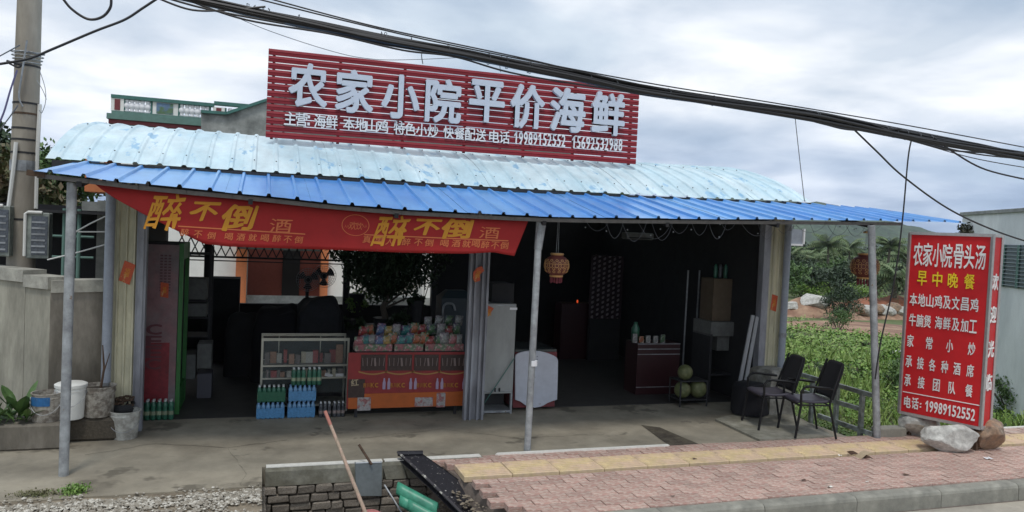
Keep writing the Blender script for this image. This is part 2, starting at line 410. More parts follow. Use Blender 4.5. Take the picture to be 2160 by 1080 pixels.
# yellow tactile tiles with raised bars
mb = MB(); mb.box((0, 0, 0), (0.492, 0.394, 0.06), bev=0.005)
for k in range(7): mb.box((0, -0.165+0.055*k, 0.032), (0.46, 0.022, 0.006))
me_t = mesh_of('tactile_tile', mb, m_tact)
x = xedge(7.22)+0.10
while x < 12.6:
    inst('tactile_tile', me_t, sidewalk, (x+0.25, 7.22, -0.018+0.5*zpav(x, 7.2)), (random.uniform(-.008, .008), random.uniform(-.008, .008), 0)); x += 0.5
# kerb
kerb_b = MB(); kerb_b.box((7.0, 5.81, -0.3), (12, 0.10, 0.26)); kerb = struct('kerb', kerb_b, m_bed)
mb = MB(); mb.prism([(-0.522, -0.075, -0.26), (-0.522, 0.075, -0.26), (-0.522, 0.075, 0.0), (-0.522, -0.035, 0.0), (-0.522, -0.06, -0.016), (-0.522, -0.07, -0.04)], (1.044, 0, 0))
me_k = mesh_of('kerb_stone', mb, m_kerb)
for k in range(10):
    inst('kerb_stone', me_k, kerb, (2.9+1.053*k, 5.845, 0.004+random.uniform(-.006, .006)), (0, random.uniform(-.004, .004), random.uniform(-.004, .004)))
# road
mb = MB(); g = []
for i in range(40):
    g.append([(1.9+ (i/39)**1.5*40, yy, -0.175) for yy in (-12, -2, 2, 4, 5, 5.4, 5.72, 5.80)])
mb.sheet(g); mb.add([(1.9, -12, -0.175), (1.9, 5.8, -0.175), (1.9, 5.8, -1.2), (1.9, -12, -1.2)], [(0, 1, 2, 3)]); struct('road', mb, m_road, recalc=True)
mb = MB(); mb.box((-5, -3.0, -0.62), (13.79, 11.98, 1.2)); struct('roadside_ground', mb, m_dirt)

# apron edge strips (white tops)
for (a, b) in ((1040, 1415), (2075, 2400)):
    p, q = onz(a, 958 if a < 1100 else 913), onz(b, 945 if b < 1500 else 893)
    mb = MB(); mb.prism([(p.x, 7.645, -0.1), (q.x, 7.645, -0.1), (q.x, 7.695, -0.1), (p.x+.04, 7.695, -0.1)], (0, 0, 0.125))
    struct('edge_strip', mb, m_white, recalc=True)
# slightly raised slab under the chairs, dirt-filled joint and floor drain line
pl = [onz(1508, 888), onz(1615, 938), onz(1765, 927), onz(1655, 868), onz(1592, 868)]
mb = MB(); mb.prism([(p.x, max(p.y, 7.66), 0.002) for p in pl], (0, 0, 0.028)); struct('raised_slab', mb, m_coping, recalc=True)
pl = [onz(1352, 897), onz(1392, 902), onz(1482, 941), onz(1415, 943)]
mb = MB(); mb.add([(p.x, max(p.y, 7.64), 0.004) for p in pl], [(0, 1, 2, 3)])
struct('floor_gap', mb, m_pitdirt, recalc=True)

# retaining brick wall round the pit
bw = thing('brick_wall', 'low wall of rough grey bricks with a concrete coping round the open pit', 'wall', (0.6, 7.66, -1.0))
mb = MB(); mb.box((1.05, 7.665, -0.59), (1.93, 0.06, 0.84)); obj('mortar_core', mb, m_mortar, bw)
ubb = []
for v in range(5):
    b_ = MB(); b_.box((0, 0, 0), (1, 1, 1), bev=0.09)
    rs = random.Random(v)
    b_.v = [(p[0]+rs.uniform(-.045, .045), p[1]+rs.uniform(-.07, .07), p[2]+rs.uniform(-.07, .07)) for p in b_.v]
    ubb.append(mesh_of('brick', b_, m_brick))
CH = 0.083
for r_i in range(9):
    z = -0.21-CH*r_i; x = 0.10 + (r_i % 2)*0.09; first = True
    while x < 2.0:
        wd = random.choice((0.17, 0.19, 0.20, 0.12)) if not (first and r_i % 2) else 0.09
        if first: x = 0.07+random.uniform(-0.015, 0.012)
        if wd > 0: inst('brick', random.choice(ubb), bw, (x+wd/2, 7.612+random.uniform(-.016, .012), z+random.uniform(-.006, .006)), (0, random.uniform(-.035, .035), random.uniform(-.03, .03)), (wd-0.016, 0.09, CH-0.015))
        x += wd; first = False
# left return of the pit wall, seen end on
for r_i in range(9):
    for k in range(8):
        inst('brick', random.choice(ubb), bw, (0.075+random.uniform(-.012, .012), 7.5-0.2*k-(r_i % 2)*0.1, -0.21-CH*r_i), (0, 0, 1.5708), (0.185, 0.08, CH-0.015))
def coping(x0, x1, jag=0):
    mb = MB(); n_ = 8; g0 = []
    prof = [(7.60, -0.165), (7.595, -0.02), (7.605, 0.012), (7.70, 0.012), (7.70, -0.165)]
    R_ = []
    for i in range(n_+1):
        x = x0+(x1-x0)*i/n_; dx = 0
        R_.append([(x + (jag*0.03*math.sin(j*2.3+x1) if i in (0, n_) else 0), yy+0.004*mnoise.noise(Vector((x*5, j, 0))), zz_) for j, (yy, zz_) in enumerate(prof)])
    mb.sheet(R_); mb.add(R_[0], [(0, 1, 2, 3, 4)]); mb.add(R_[-1], [(4, 3, 2, 1, 0)])
    return mb
cpm = mat('coping_face', (0.27, 0.26, 0.21), 0.85, var=0.32, vscale=4, col2=(0.17, 0.16, 0.12), bump=0.4)
a_, b_, c_, d_ = onz(560, 985).x, onz(806, 973).x, onz(824, 972).x, onz(1010, 960).x
for (p, q, jg) in ((a_, b_, 0), (b_+.012, (c_+d_)/2-.35, 1), ((c_+d_)/2-.32, d_, 1)):
    obj('coping', coping(p, q, jg), cpm, bw, recalc=True)
    mb = MB(); mb.box(((p+q)/2, 7.655, 0.018), (q-p-.01, 0.085, 0.008)); obj('top_strip', mb, m_white, bw)  # thin strip along the coping top, whiter than the coping face

# hills
def hill(name, pts, Y, m, depth=250, zb=-15):
    mb = MB(); g = []
    xs_ = np.linspace(pts[0][0], pts[-1][0], 90); 
    for x in xs_:
        h = interp(x, pts); row = []
        for j in range(14):
            t = j/13; y = Y+depth*t; z = zb+(h-zb)*math.sin(t*math.pi*0.5)**0.8
            z += 6*(mnoise.noise(Vector((x*0.02, y*0.02, 1)))+0.6*mnoise.noise(Vector((x*0.07, y*0.07, 4))))*(0.3+t)
            row.append((x, y, z))
        g.append(row)
    mb.sheet(g); return struct(name, mb, m, recalc=True)
hill('hill', [(300, 30), (500, 52), (700, 74), (868, 72), (960, 56), (1062, 36), (1200, 12), (1500, 2)], 800, m_hill)
# ------------------------------------------------------------------ shed, roofs, canopy
m_pale = mat('pale_blue_sheet', (0.47, 0.635, 0.71), 0.42, var=0.2, vscale=1.6, col2=(0.60, 0.73, 0.78), spots=((0.27, 0.47, 0.64), 4.5, 0.60), stretch=(1.0, 0.5, 0.5), spec=0.5)
m_blue = mat('bright_blue_sheet', (0.07, 0.27, 0.66), 0.30, var=0.15, vscale=1.5, col2=(0.13, 0.36, 0.72), stretch=(1, 0.4, 0.4), spec=0.9, spots=((0.13, 0.25, 0.52), 5.0, 0.66))
m_dark = mat('dark_steel', (0.022, 0.022, 0.025), 0.7, var=0.3, vscale=5)
m_galv = mat('galvanised_steel', (0.36, 0.38, 0.40), 0.5, metal=0.35, var=0.25, vscale=6, col2=(0.24, 0.25, 0.26), spots=((0.20, 0.15, 0.11), 9, 0.68))
m_cream = mat('cream_cladding', (0.64, 0.60, 0.43), 0.7, var=0.2, vscale=3, col2=(0.44, 0.42, 0.30), stretch=(1, 1, 0.3), spots=((0.30, 0.27, 0.2), 6, 0.68))
m_grey = mat('grey_frame', (0.31, 0.32, 0.35), 0.6, var=0.2, vscale=4, stretch=(1, 1, 0.3), col2=(0.19, 0.19, 0.21))
m_pipe = mat('grey_plastic_pipe', (0.30, 0.33, 0.38), 0.5, var=0.15, vscale=5)
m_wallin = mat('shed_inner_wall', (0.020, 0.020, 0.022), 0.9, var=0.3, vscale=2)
m_rust = mat('rusty_brown', (0.09, 0.055, 0.035), 0.9, var=0.4, vscale=9, bump=0.4)
m_red = mat('sign_red_slat', (0.26, 0.013, 0.022), 0.42, var=0.12, vscale=3, rnd=0.06)
m_redb = mat('sign_red_back', (0.12, 0.012, 0.018), 0.6)
m_let = mat('letter_face', (0.56, 0.60, 0.67), 0.45, var=0.06, vscale=4)
m_letw = mat('letter_white', (0.78, 0.78, 0.80), 0.5)

YW = 9.25                       # plane of the shed's open front
EAVE = lambda x: interp(x, [(-2.3, 2.95), (0, 2.955), (3.1, 2.95), (5.5, 2.985), (7.7, 3.03)])
ARC = [(0.0, 0.0), (0.2, 0.10), (0.45, 0.21), (0.85, 0.365), (1.4, 0.52), (2.0, 0.62), (2.7, 0.67), (3.4, 0.68), (4.1, 0.65), (4.8, 0.57), (5.4, 0.44), (6.0, 0.2)]
YE = 9.10
shed = thing('shed', 'open fronted shed with pale blue barrel roof and cream pillars', 'building', (2.7, 12, 0))
RS = 0.243
def roof_sheet(x0, nrib, lift):
    """ribbed sheet bent along the arc"""
    prof = []; xx = x0
    for k in range(nrib):
        prof += [(xx, 0), (xx+RS*0.5-0.032, 0), (xx+RS*0.5-0.014, 0.021), (xx+RS*0.5+0.014, 0.021), (xx+RS*0.5+0.032, 0), (xx+RS, 0)]; xx += RS
    prof = prof[:]; g = []
    ys_ = np.linspace(0, 6.0, 26)
    for (x, h) in prof:
        g.append([(x, YE+s, EAVE(x)+float(np.interp(s, [a[0] for a in ARC], [a[1] for a in ARC]))+h+lift+0.006*mnoise.noise(Vector((x*0.8, s*1.2, 0)))) for s in ys_])
    mb = MB(); mb.sheet(g); return mb
x = -2.16; k = 0
while x < 7.55:
    n_r = min(4, int(round((7.62-x)/RS)));
    if n_r < 1: break
    obj('roof_sheet', roof_sheet(x, n_r, 0.004*(k % 2)), m_pale, shed); x += n_r*RS; k += 1
# roof screws
mb = MB()
for i in range(int(9.7/RS)):
    for s in (0.25, 1.35, 2.5):
        xx = -2.16+RS*(i+0.5); mb.box((xx, YE+s, EAVE(xx)+float(np.interp(s, [a[0] for a in ARC], [a[1] for a in ARC]))+0.026), (0.013, 0.013, 0.010))
stuff('roof_screws', mb, m_dark, parent=shed)
mb = MB()
for a_ in np.arange(-2.1, 7.5, 1.0): mb.bar((a_, YE+.02, EAVE(a_)-0.045), (min(a_+1.0, 7.55), YE+.02, EAVE(min(a_+1.0, 7.55))-0.045), 0.05, 0.07)
obj('eave_beam', mb, m_dark, shed)
# walls (inside faces dark), rear beam, posts
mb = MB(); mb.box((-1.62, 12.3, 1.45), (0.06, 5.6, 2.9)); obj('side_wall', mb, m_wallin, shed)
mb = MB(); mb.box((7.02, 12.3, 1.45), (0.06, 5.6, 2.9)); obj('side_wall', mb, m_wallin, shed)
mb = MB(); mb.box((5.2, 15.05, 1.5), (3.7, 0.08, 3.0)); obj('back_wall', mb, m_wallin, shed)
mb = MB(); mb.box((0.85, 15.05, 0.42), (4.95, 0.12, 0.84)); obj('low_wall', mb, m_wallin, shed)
mb = MB(); mb.box((0.85, 15.05, 2.75), (4.95, 0.12, 0.75)); obj('rear_beam', mb, m_dark, shed)
for xx in (-0.9, 1.62, 3.36):
    mb = MB(); mb.box((xx, 15.0, 1.5), (0.12, 0.12, 3.0)); obj('post', mb, m_dark, shed)
mb = MB()  # lattice between the posts at the back, under the beam
zl0, zl1 = 1.72, 2.36
x = -1.5
while x < 3.3:
    mb.bar((x, 14.98, zl0), (x+0.30, 14.98, zl1), 0.02, 0.022, up=(0, 1, 0)); mb.bar((x+0.30, 14.97, zl0), (x, 14.97, zl1), 0.02, 0.022, up=(0, 1, 0)); x += 0.15
mb.box((0.9, 14.96, zl0-0.02), (4.8, 0.04, 0.035)); mb.box((0.9, 14.96, zl0-0.09), (4.8, 0.03, 0.02))
obj('lattice', mb, m_dark, shed)
# gable infill right, purlins
mb = MB()
for s in (0.5, 2.0, 3.6, 5.2):
    zc = 2.88+float(np.interp(s, [a[0] for a in ARC], [a[1] for a in ARC])); mb.box((2.7, YE+s, zc), (9.4, 0.05, 0.06))
obj('purlin', mb, m_dark, shed)
# front pillars: cream profiled cladding with grey trim
def pillar(pxa, pxb, ybase, trimL=True, ztop=2.9, z0=0.0):
    a = ony(pxa, 700, YW).x; b = ony(pxb, 700, YW).x
    n_r = 3; w_ = (b-a)/n_r; prof = []
    for k in range(n_r):
        xx = a+w_*k; prof += [(xx, 0), (xx+w_*0.55, 0), (xx+w_*0.66, -0.022), (xx+w_*0.86, -0.022), (xx+w_*0.97, 0)]
    prof.append((b, 0)); mb = MB(); mb.sheet([[(x_, YW+d, z0), (x_, YW+d, ztop)] for x_, d in prof])
    mb.box(((a+b)/2, YW+0.12, (z0+ztop)/2), (b-a, 0.2, ztop-z0)); return obj('pillar_cladding', mb, m_cream, shed), a, b
_, la, lb = pillar(232, 283, 0)
mb = MB(); mb.box((lb+0.055, YW+0.03, 1.45), (0.10, 0.12, 2.9)); mb.box((lb+0.055, YW-0.035, 1.45), (0.05, 0.02, 2.9)); obj('pillar_trim', mb, m_grey, shed)
_, ra, rb = pillar(1614, 1646, 0)
mb = MB(); mb.box((ra-0.06, YW+0.03, 1.45), (0.11, 0.12, 2.9)); obj('pillar_trim', mb, m_grey, shed)
# middle column: steel profile with ribs
mx = ony(1003, 700, YW).x
mb = MB(); mb.box((mx, YW, 1.42), (0.24, 0.06, 2.84)); 
for dx in (-0.11, -0.045, 0.05, 0.115): mb.box((mx+dx, YW-0.05, 1.42), (0.028, 0.05, 2.84))
obj('column', mb, m_grey, shed)
mb = MB(); mb.box((2.7, YW+0.05, 2.78), (8.7, 0.1, 0.16)); obj('lintel', mb, m_dark, shed)

def downpipe(px, y0, y1, r, label):
    p = ony(px, 700, YW-0.08); t = thing('downpipe', label, 'pipe', (p.x, YW-0.08, y0))
    mb = MB(); mb.tube([(p.x, YW-0.08, y0), (p.x, YW-0.08, y1)], r, 12); obj('pipe', mb, m_pipe, t, auto=True)
    for z in (y0+0.5, y1-0.25): mb = MB(); mb.tube([(p.x, YW-0.08, z), (p.x, YW-0.08, z+0.07)], r+0.006, 12); obj('clamp', mb, m_galv, t)
downpipe(226, 0.0, 2.85, 0.05, 'grey plastic downpipe beside the left cream pillar')
downpipe(1651, 0.55, 2.85, 0.05, 'grey plastic downpipe beside the right cream pillar')
# concrete stub the right pillar stands on
t = obj('concrete_stub', MB().box((onz(1640, 876).x+0.02, 9.02, 0.3), (0.42, 0.5, 0.66), bev=0.05), mat('rough_concrete', (0.34, 0.33, 0.29), 0.9, var=0.35, vscale=5, col2=(0.2, 0.19, 0.16), bump=0.6), org=(7.0, 9.0, 0))
tag(t, 'rough concrete stub at the foot of the right cream pillar', 'concrete block')

# ---- canopy
FT = [(72, 366), (205, 381), (250, 388), (400, 403), (530, 415), (700, 434), (850, 446), (1000, 454), (1140, 461), (1300, 464), (1500, 466), (1700, 467.5), (1905, 470), (2010, 473)]
YC = 7.66
FZ = [(ony(a, b, YC).x, ony(a, b, YC).z) for a, b in FT]
fz = lambda x: interp(x, FZ)
rz = lambda x: interp(x, [(-2.2, 2.915), (3, 2.905), (7.6, 2.985), (9, 2.965)])
can = thing('canopy', 'bright blue corrugated metal canopy on round steel posts along the shop front', 'canopy', (3.0, 8.4, 0))
CS = 0.262; x = FZ[0][0]; XE = FZ[-1][0]; k = 0
while x < XE-0.05:
    nr = min(3, max(1, int(round((XE-x)/CS)))); prof = []
    for q in range(nr):
        xx = x+q*CS; prof += [(xx, 0), (xx+CS*0.5-0.024, 0), (xx+CS*0.5-0.012, 0.027), (xx+CS*0.5+0.012, 0.027), (xx+CS*0.5+0.024, 0), (xx+CS, 0)]
    g = []
    for (a, h) in prof:
        g.append([(a, YC-0.04+(9.2-YC+0.04)*s, fz(a)*(1-s)+rz(a)*s+h+0.003*(k % 2)+0.02+0.006*mnoise.noise(Vector((a*2, s*3, 0)))) for s in np.linspace(0, 1, 8)])
    mb = MB(); mb.sheet(g); obj('roof_sheet', mb, m_blue, can); x += nr*CS; k += 1
x0b, x1b = ony(78, 367, YC).x, ony(1905, 470, YC).x
mb = MB(); xs_ = np.linspace(x0b, x1b, 25)
for a, b in zip(xs_[:-1], xs_[1:]): mb.bar((a, YC+0.03, fz(a)-0.015), (b+.005, YC+0.03, fz(b)-0.015), 0.05, 0.04)
obj('front_beam', mb, mat('beam_brown_grey', (0.13, 0.12, 0.11), 0.7, var=0.3, vscale=6), can)
mb = MB(); p = ony(58, 364, YC+0.02); mb.bar((p.x, YC+.02, p.z), (p.x+0.14, YC+.02, p.z-0.01), 0.06, 0.05); obj('beam_end', mb, m_rust, can)
for xx in (-1.55, -0.1, 1.3, 2.9, 4.4, 5.9, 7.3): mb = MB(); mb.bar((xx, YC, fz(xx)-0.05), (xx, 9.15, rz(xx)-0.05), 0.04, 0.05); obj('rafter', mb, m_dark, can)
mb = MB()
for s in (0.4, 0.75):
    for a, b in zip(xs_[:-1], xs_[1:]): mb.bar((a, YC+1.5*s, fz(a)*(1-s)+rz(a)*s-0.012), (b, YC+1.5*s, fz(b)*(1-s)+rz(b)*s-0.012), 0.035, 0.03)
obj('purlin', mb, m_dark, can)
def post(base, top, r, sleeve=None):
    mb = MB(); mb.tube([base, top], r, 12); o = obj('post', mb, mat('post_steel', (0.40, 0.42, 0.43), 0.5, metal=0.2, var=0.3, vscale=5, col2=(0.27, 0.28, 0.29), spots=((0.22, 0.15, 0.1), 7, 0.66)), can, auto=True)
    if sleeve:
        b, t_ = Vector(base), Vector(top); d = (t_-b).normalized(); mb = MB(); mb.tube([t_-d*sleeve, t_-d*0.02+Vector((0.02, 0, 0))], [r*1.15, r*1.45], 12); obj('sleeve', mb, m_galv, o, auto=True)
    return o
def pst(pb, pt, Y, r, **k):
    b = onz(*pb); b = Vector((b.x, b.y, 0)); t_ = ony(pt[0], pt[1], b.y); t_.z = max(t_.z, fz(t_.x)-0.04); return post(b, t_, r, **k)
pst((134, 1003), (152, 388), YC, 0.042)
pc = pst((1112, 953), (1138, 468), YC, 0.038, sleeve=0.3)
pst((1850, 925), (1838, 476), YC, 0.045)
mb = MB(); q = onz(1112, 953); z0 = 0.98; f_ = z0/2.5; mb.tube([(q.x+.02, q.y, z0-.03), (q.x+.02, q.y, z0+.03)], 0.047, 12); obj('white_tape', mb, m_letw, can)

# ---- slatted roof sign
YS = 10.1
sg = thing('roof_sign', 'wide dark red slatted sign board with large grey Chinese letters on the roof', 'sign', (2.6, YS, 3.45))
c00, c01, c11, c10 = ony(560, 290, YS), ony(567, 101, YS), ony(1350, 186, YS), ony(1340, 347, YS)
X0, X1 = (c00.x+c01.x)/2, (c11.x+c10.x)/2
def zb(x): t = (x-X0)/(X1-X0); return c00.z+(c10.z-c00.z)*t
def zt(x): t = (x-X0)/(X1-X0); return c01.z+(c11.z-c01.z)*t
NS = 13
for k in range(NS):
    def zc(x): return zb(x)+(zt(x)-zb(x))*(k+0.5)/NS
    hh = (zt(X0)-zb(X0))/NS*0.85; mb = MB(); P = []
    for x_ in (X0, X1):
        z = zc(x_); P.append([(x_, YS+0.03, z-hh/2), (x_, YS, z-hh/2), (x_, YS-0.006, z-hh*0.05), (x_, YS+0.003, z), (x_, YS-0.006, z+hh*0.05), (x_, YS, z+hh/2), (x_, YS+0.03, z+hh/2)])
    mb.sheet(P); mb.add(P[0], [(0, 1, 2, 3, 4, 5, 6)]); mb.add(P[1], [(6, 5, 4, 3, 2, 1, 0)]); mb.add([P[0][0], P[0][6], P[1][6], P[1][0]], [(0, 1, 2, 3)])
    obj('slat', mb, m_red, sg, recalc=True)
for px in (575, 716, 853, 984, 1110, 1215, 1335):
    xx = ony(px, 220, YS).x; mb = MB(); mb.box((xx, YS+0.05, (zb(xx)+zt(xx))/2-0.02), (0.035, 0.035, zt(xx)-zb(xx)-0.02)); obj('batten', mb, m_redb, sg)
for px in (600, 850, 1090, 1320):
    xx = ony(px, 300, YS).x; mb = MB(); mb.bar((xx, YS+0.09, zb(xx)+0.7), (xx, YS+1.0, zb(xx)+0.02), 0.03, 0.03); obj('brace', mb, m_dark, sg)

BIG = [('农', 650, 180, 78, 88), ('家', 748, 193, 76, 86), ('小', 845, 204, 76, 88), ('院', 935, 213, 72, 88), ('平', 1027, 214, 71, 84), ('价', 1113, 225, 68, 88), ('海', 1198, 232, 70, 88), ('鲜', 1283, 240, 66, 86)]
SM = [('主', 612), ('营', 636), (':', 651), ('海', 675), ('鲜', 700), ('本', 736), ('地', 761), ('山', 784), ('鸡', 807), ('特', 842), ('色', 865), ('小', 889), ('炒', 913), ('快', 946), ('餐', 969), ('配', 991), ('送', 1014), ('电', 1042), ('话', 1064)]
PH1, PH2 = '19989152552', '15692532988'
TALL = [  # text, u centres, v, height, width, material key
    ('农家小院骨头汤', (.12, .243, .365, .485, .62, .745, .875), .115, .125, .120, 'w'),
    ('早中晚餐', (.19, .38, .57, .765), .245, .078, .125, 'y'),
    ('本地山鸡及文昌鸡', (.095, .20, .305, .41, .515, .62, .73, .84), .365, .068, .095, 'w'),
    ('牛腩煲海鲜及加工', (.10, .195, .29, .43, .53, .635, .74, .84), .478, .066, .09, 'w'),
    ('家常小炒', (.09, .33, .58, .84), .595, .066, .085, 'w'),
    ('承接各种酒席', (.085, .235, .385, .535, .685, .84), .71, .064, .085, 'w'),
    ('承接团队餐', (.085, .26, .45, .64, .84), .815, .064, .085, 'w')]
SUB1 = [('醉', 390, 490), ('不', 418, 494), ('倒', 446, 497), ('喝', 483, 499), ('酒', 508, 500), ('就', 533, 501), ('喝', 559, 502), ('醉', 584, 503), ('不', 607, 505), ('倒', 630, 506)]
SUB2 = [('真', 774, 505), ('男', 799, 507), ('人', 822, 509), ('醉', 857, 510), ('不', 882, 511), ('倒', 904, 512), ('喝', 936, 513), ('酒', 960, 513), ('就', 982, 514), ('喝', 1002, 514), ('醉', 1022, 516), ('不', 1043, 517), ('倒', 1063, 518)]
MISC = '红吉川福春'
req = [(c[0], 0.034, 0.03) for c in BIG] + [(c[0], 0.014, 0.01) for c in SM] + [(d, 0.014, 0.01) for d in '0123456789']
for t_ in TALL: req += [(c, 0.012, 0.004) for c in t_[0]]
req += [(c, 0.016, 0.004) for c in '电话欢迎光临0123456789:'] + [(c, 0.0, 0.0) for c in 'C百醉不倒酒喝就真男人早不人欢饮Kc福'] + [(c, 0.045, 0.0) for c in '醉不倒']
req += [(c, 0.02, 0.0) for c in 'E红吉川Kc酒清爽冰']
prepare_glyphs(req)
UX, UZ, NY = (1, 0, 0), (0, 0, 1), (0, -1, 0)
def wpx(w_, Y): return w_*Y/1600*1.0
for (ch, px, py, pw, ph) in BIG:
    a = ony(px-pw/2, py, YS-0.06); b = ony(px+pw/2, py, YS-0.06); t_ = ony(px, py-ph/2, YS-0.06); u_ = ony(px, py+ph/2, YS-0.06)
    mb = MB(); glyph(mb, ch, 0.030, 0.03, ((a.x+b.x)/2, YS-0.012, (t_.z+u_.z)/2), UX, UZ, NY, abs(b.x-a.x), abs(t_.z-u_.z)); obj('letter', mb, m_let, sg)
for ch, px in SM:
    py = 249+(px-612)*(289-249)/(1064-612)+1; a = ony(px, py, YS-0.02); mb = MB()
    if ch == ':': 
        for dz in (-0.05, 0.04): mb.box((a.x, YS-0.03, a.z+dz), (0.03, 0.02, 0.035))
    else: glyph(mb, ch, 0.014, 0.01, (a.x, YS-0.012, a.z), UX, UZ, NY, 0.142, 0.165)
    obj('letter', mb, m_letw, sg)
for txt, xa, xb, yy in ((PH1, 1088, 1188, 294), (PH2, 1210, 1308, 303)):
    a, b = ony(xa, yy-3, YS-.02), ony(xb, yy+3, YS-.02)
    for i, ch in enumerate(txt):
        mb = MB(); f_ = i/(len(txt)-1); c = a.lerp(b, f_); glyph(mb, ch, 0.014, 0.01, (c.x, YS-0.012, c.z), UX, UZ, NY, 0.028 if ch == '1' else 0.053, 0.17); obj('digit', mb, m_letw, sg)

# ---- tall sign box standing on rocks
m_sred = mat('sign_red_film', (0.55, 0.014, 0.018), 0.5, var=0.1, vscale=2, spec=.3)
m_alu = mat('aluminium_trim', (0.45, 0.43, 0.42), 0.4, metal=0.5, var=0.15, vscale=8)
m_yel = mat('sign_yellow', (0.85, 0.62, 0.02), 0.5)
A = onz(2093, 948, 0.26); A = Vector((8.28, 6.78, 0)); B = Vector((7.93, 7.66, 0))     # near and far bottom corners of the big face
ux = (A-B).normalized(); wd = (A-B).length; nx = Vector((ux.y, -ux.x, 0)); 
if nx.x > 0: nx = -nx
th = 0.30; ZB, ZT = 0.30, 2.62
ts = thing('sign_box', 'tall red light box sign with white and yellow Chinese menu text standing on rocks', 'sign', (8.1, 7.2, 0.3))
back = -nx
def fp(u_, v_, d=0.0): return B + ux*(u_*wd) + nx*d + Vector((0, 0, ZT-(ZT-ZB)*v_))
mb = MB(); mb.prism([B+Vector((0, 0, ZB+.02)), A+Vector((0, 0, ZB+.02)), A+back*th+Vector((0, 0, ZB+.02)), B+back*th+Vector((0, 0, ZB+.02))], (0, 0, ZT-ZB-.04)); obj('box', mb, m_sred, ts, recalc=True)
def edge(p, q, w_=0.035): mb = MB(); mb.bar(p, q, w_, w_); return obj('trim', mb, m_alu, ts)
for P_ in (B, A, A+back*th, B+back*th): edge(P_+Vector((0, 0, ZB)), P_+Vector((0, 0, ZT)))
for z in (ZB, ZT):
    Zv = Vector((0, 0, z))
    for p, q in ((B, A), (A, A+back*th), (A+back*th, B+back*th), (B+back*th, B)): edge(p+Zv, q+Zv)
for P_ in (B+ux*0.1+back*0.08, A-ux*0.06+back*0.06, B+ux*0.1+back*(th-.06)):
    mb = MB(); mb.bar(P_+Vector((0, 0, 0.0)), P_+Vector((0, 0, ZB)), 0.04, 0.04, up=(1, 0, 0)); obj('leg', mb, m_rust, ts)
mw = mat('sign_white', (0.80, 0.78, 0.76), 0.5)
H_ = ZT-ZB
for (txt, us, v_, h_, w_, k) in TALL:
    for ch, u_ in zip(txt, us):
        mb = MB(); glyph(mb, ch, 0.012, 0.004, fp(u_, v_, 0.001), ux, UZ, nx, w_*wd*0.94, h_*H_); obj('letter', mb, m_yel if k == 'y' else mw, ts)
mb = MB(); mb.bar(fp(0.03, 0.882, 0.003), fp(0.97, 0.882, 0.003), 0.006, 0.010); obj('ruled_line', mb, mw, ts)
for ch, u_ in (('电', 0.10), ('话', 0.20)):
    mb = MB(); glyph(mb, ch, 0.016, 0.004, fp(u_, .935, 0.001), ux, UZ, nx, 0.082*wd, 0.062*H_); obj('letter', mb, mw, ts)
mb = MB(); glyph(mb, ':', 0.016, 0.004, fp(0.27, .94, 0.001), ux, UZ, nx, 0.015, 0.055); obj('letter', mb, mw, ts)
for i, ch in enumerate(PH1):
    mb = MB(); glyph(mb, ch, 0.016, 0.004, fp(0.35+0.0555*i, .937, 0.001), ux, UZ, nx, (0.024 if ch == '1' else 0.043)*wd, 0.058*H_); obj('digit', mb, mw, ts)
sn = Vector((ux.x, ux.y, 0))
for ch, v_ in zip('欢迎光临', (.24, .41, .59, .765)):
    c = A+back*(th*0.5)+sn*0.001+Vector((0, 0, ZT-H_*v_)); mb = MB(); glyph(mb, ch, 0.016, 0.004, c, back, UZ, sn, th*0.62, 0.085*H_); obj('letter', mb, mw, ts)

# ---- red cloth banner
YB = 7.79
m_ban = mat('red_cloth', (0.35, 0.012, 0.012), 0.75, var=0.12, vscale=2.5)
m_gold = mat('banner_gold', (0.62, 0.27, 0.02), 0.7)
m_orng = mat('banner_orange', (0.62, 0.17, 0.06), 0.7)
def bwave(x, z): return 0.022*math.sin(x*2.1+0.6)+0.010*math.sin(x*5.3+z*3)+0.012*mnoise.noise(Vector((x*1.5, 0, z*2.5)))
topb = [(203, 384), (250, 392), (400, 408), (530, 419), (700, 438), (850, 450), (1000, 458), (1115, 463)]
botb = [(203, 390), (215, 400), (245, 420), (300, 450), (360, 480), (430, 514), (480, 520), (560, 523), (700, 527), (850, 533), (980, 535), (1040, 532), (1085, 540), (1115, 464)]
g = []
pxs = np.concatenate([np.linspace(203, 430, 24), np.linspace(440, 1085, 60), [1093, 1101, 1108, 1114]])
for px in pxs:
    yt, yb = interp(px, topb), interp(px, botb); row = []
    for s in np.linspace(0, 1, 12):
        p = ony(px, yt+(yb-yt)*s, YB); row.append((p.x, YB+bwave(p.x, p.z), p.z))
    g.append(row)
mb = MB(); mb.sheet(g); ban = obj('banner', mb, m_ban, org=(2, YB, 2.4), smooth=True)
sol = ban.modifiers.new('thickness', 'SOLIDIFY'); sol.thickness = 0.004; sol.offset = 1
tag(ban, 'long red cloth banner with golden brush lettering hung under the blue canopy edge', 'banner')
def warp(P):
    P = np.array(P)
    for q in P: q[1] = YB+bwave(q[0], q[2])-0.007
    return P
def bchar(ch, px, py, w_, h_, off, m, shear=0.0, rot=0.0, name='lettering', brush=0):
    a = ony(px-w_/2, py, YB); b = ony(px+w_/2, py, YB); t_ = ony(px, py-h_/2, YB); u_ = ony(px, py+h_/2, YB)
    mb = MB(); glyph(mb, ch, off, 0.0, ((a.x+b.x)/2, YB, (t_.z+u_.z)/2), UX, UZ, NY, b.x-a.x, t_.z-u_.z, shear=shear, rot=rot, warp=warp, brush=brush); return obj(name, mb, m, ban)
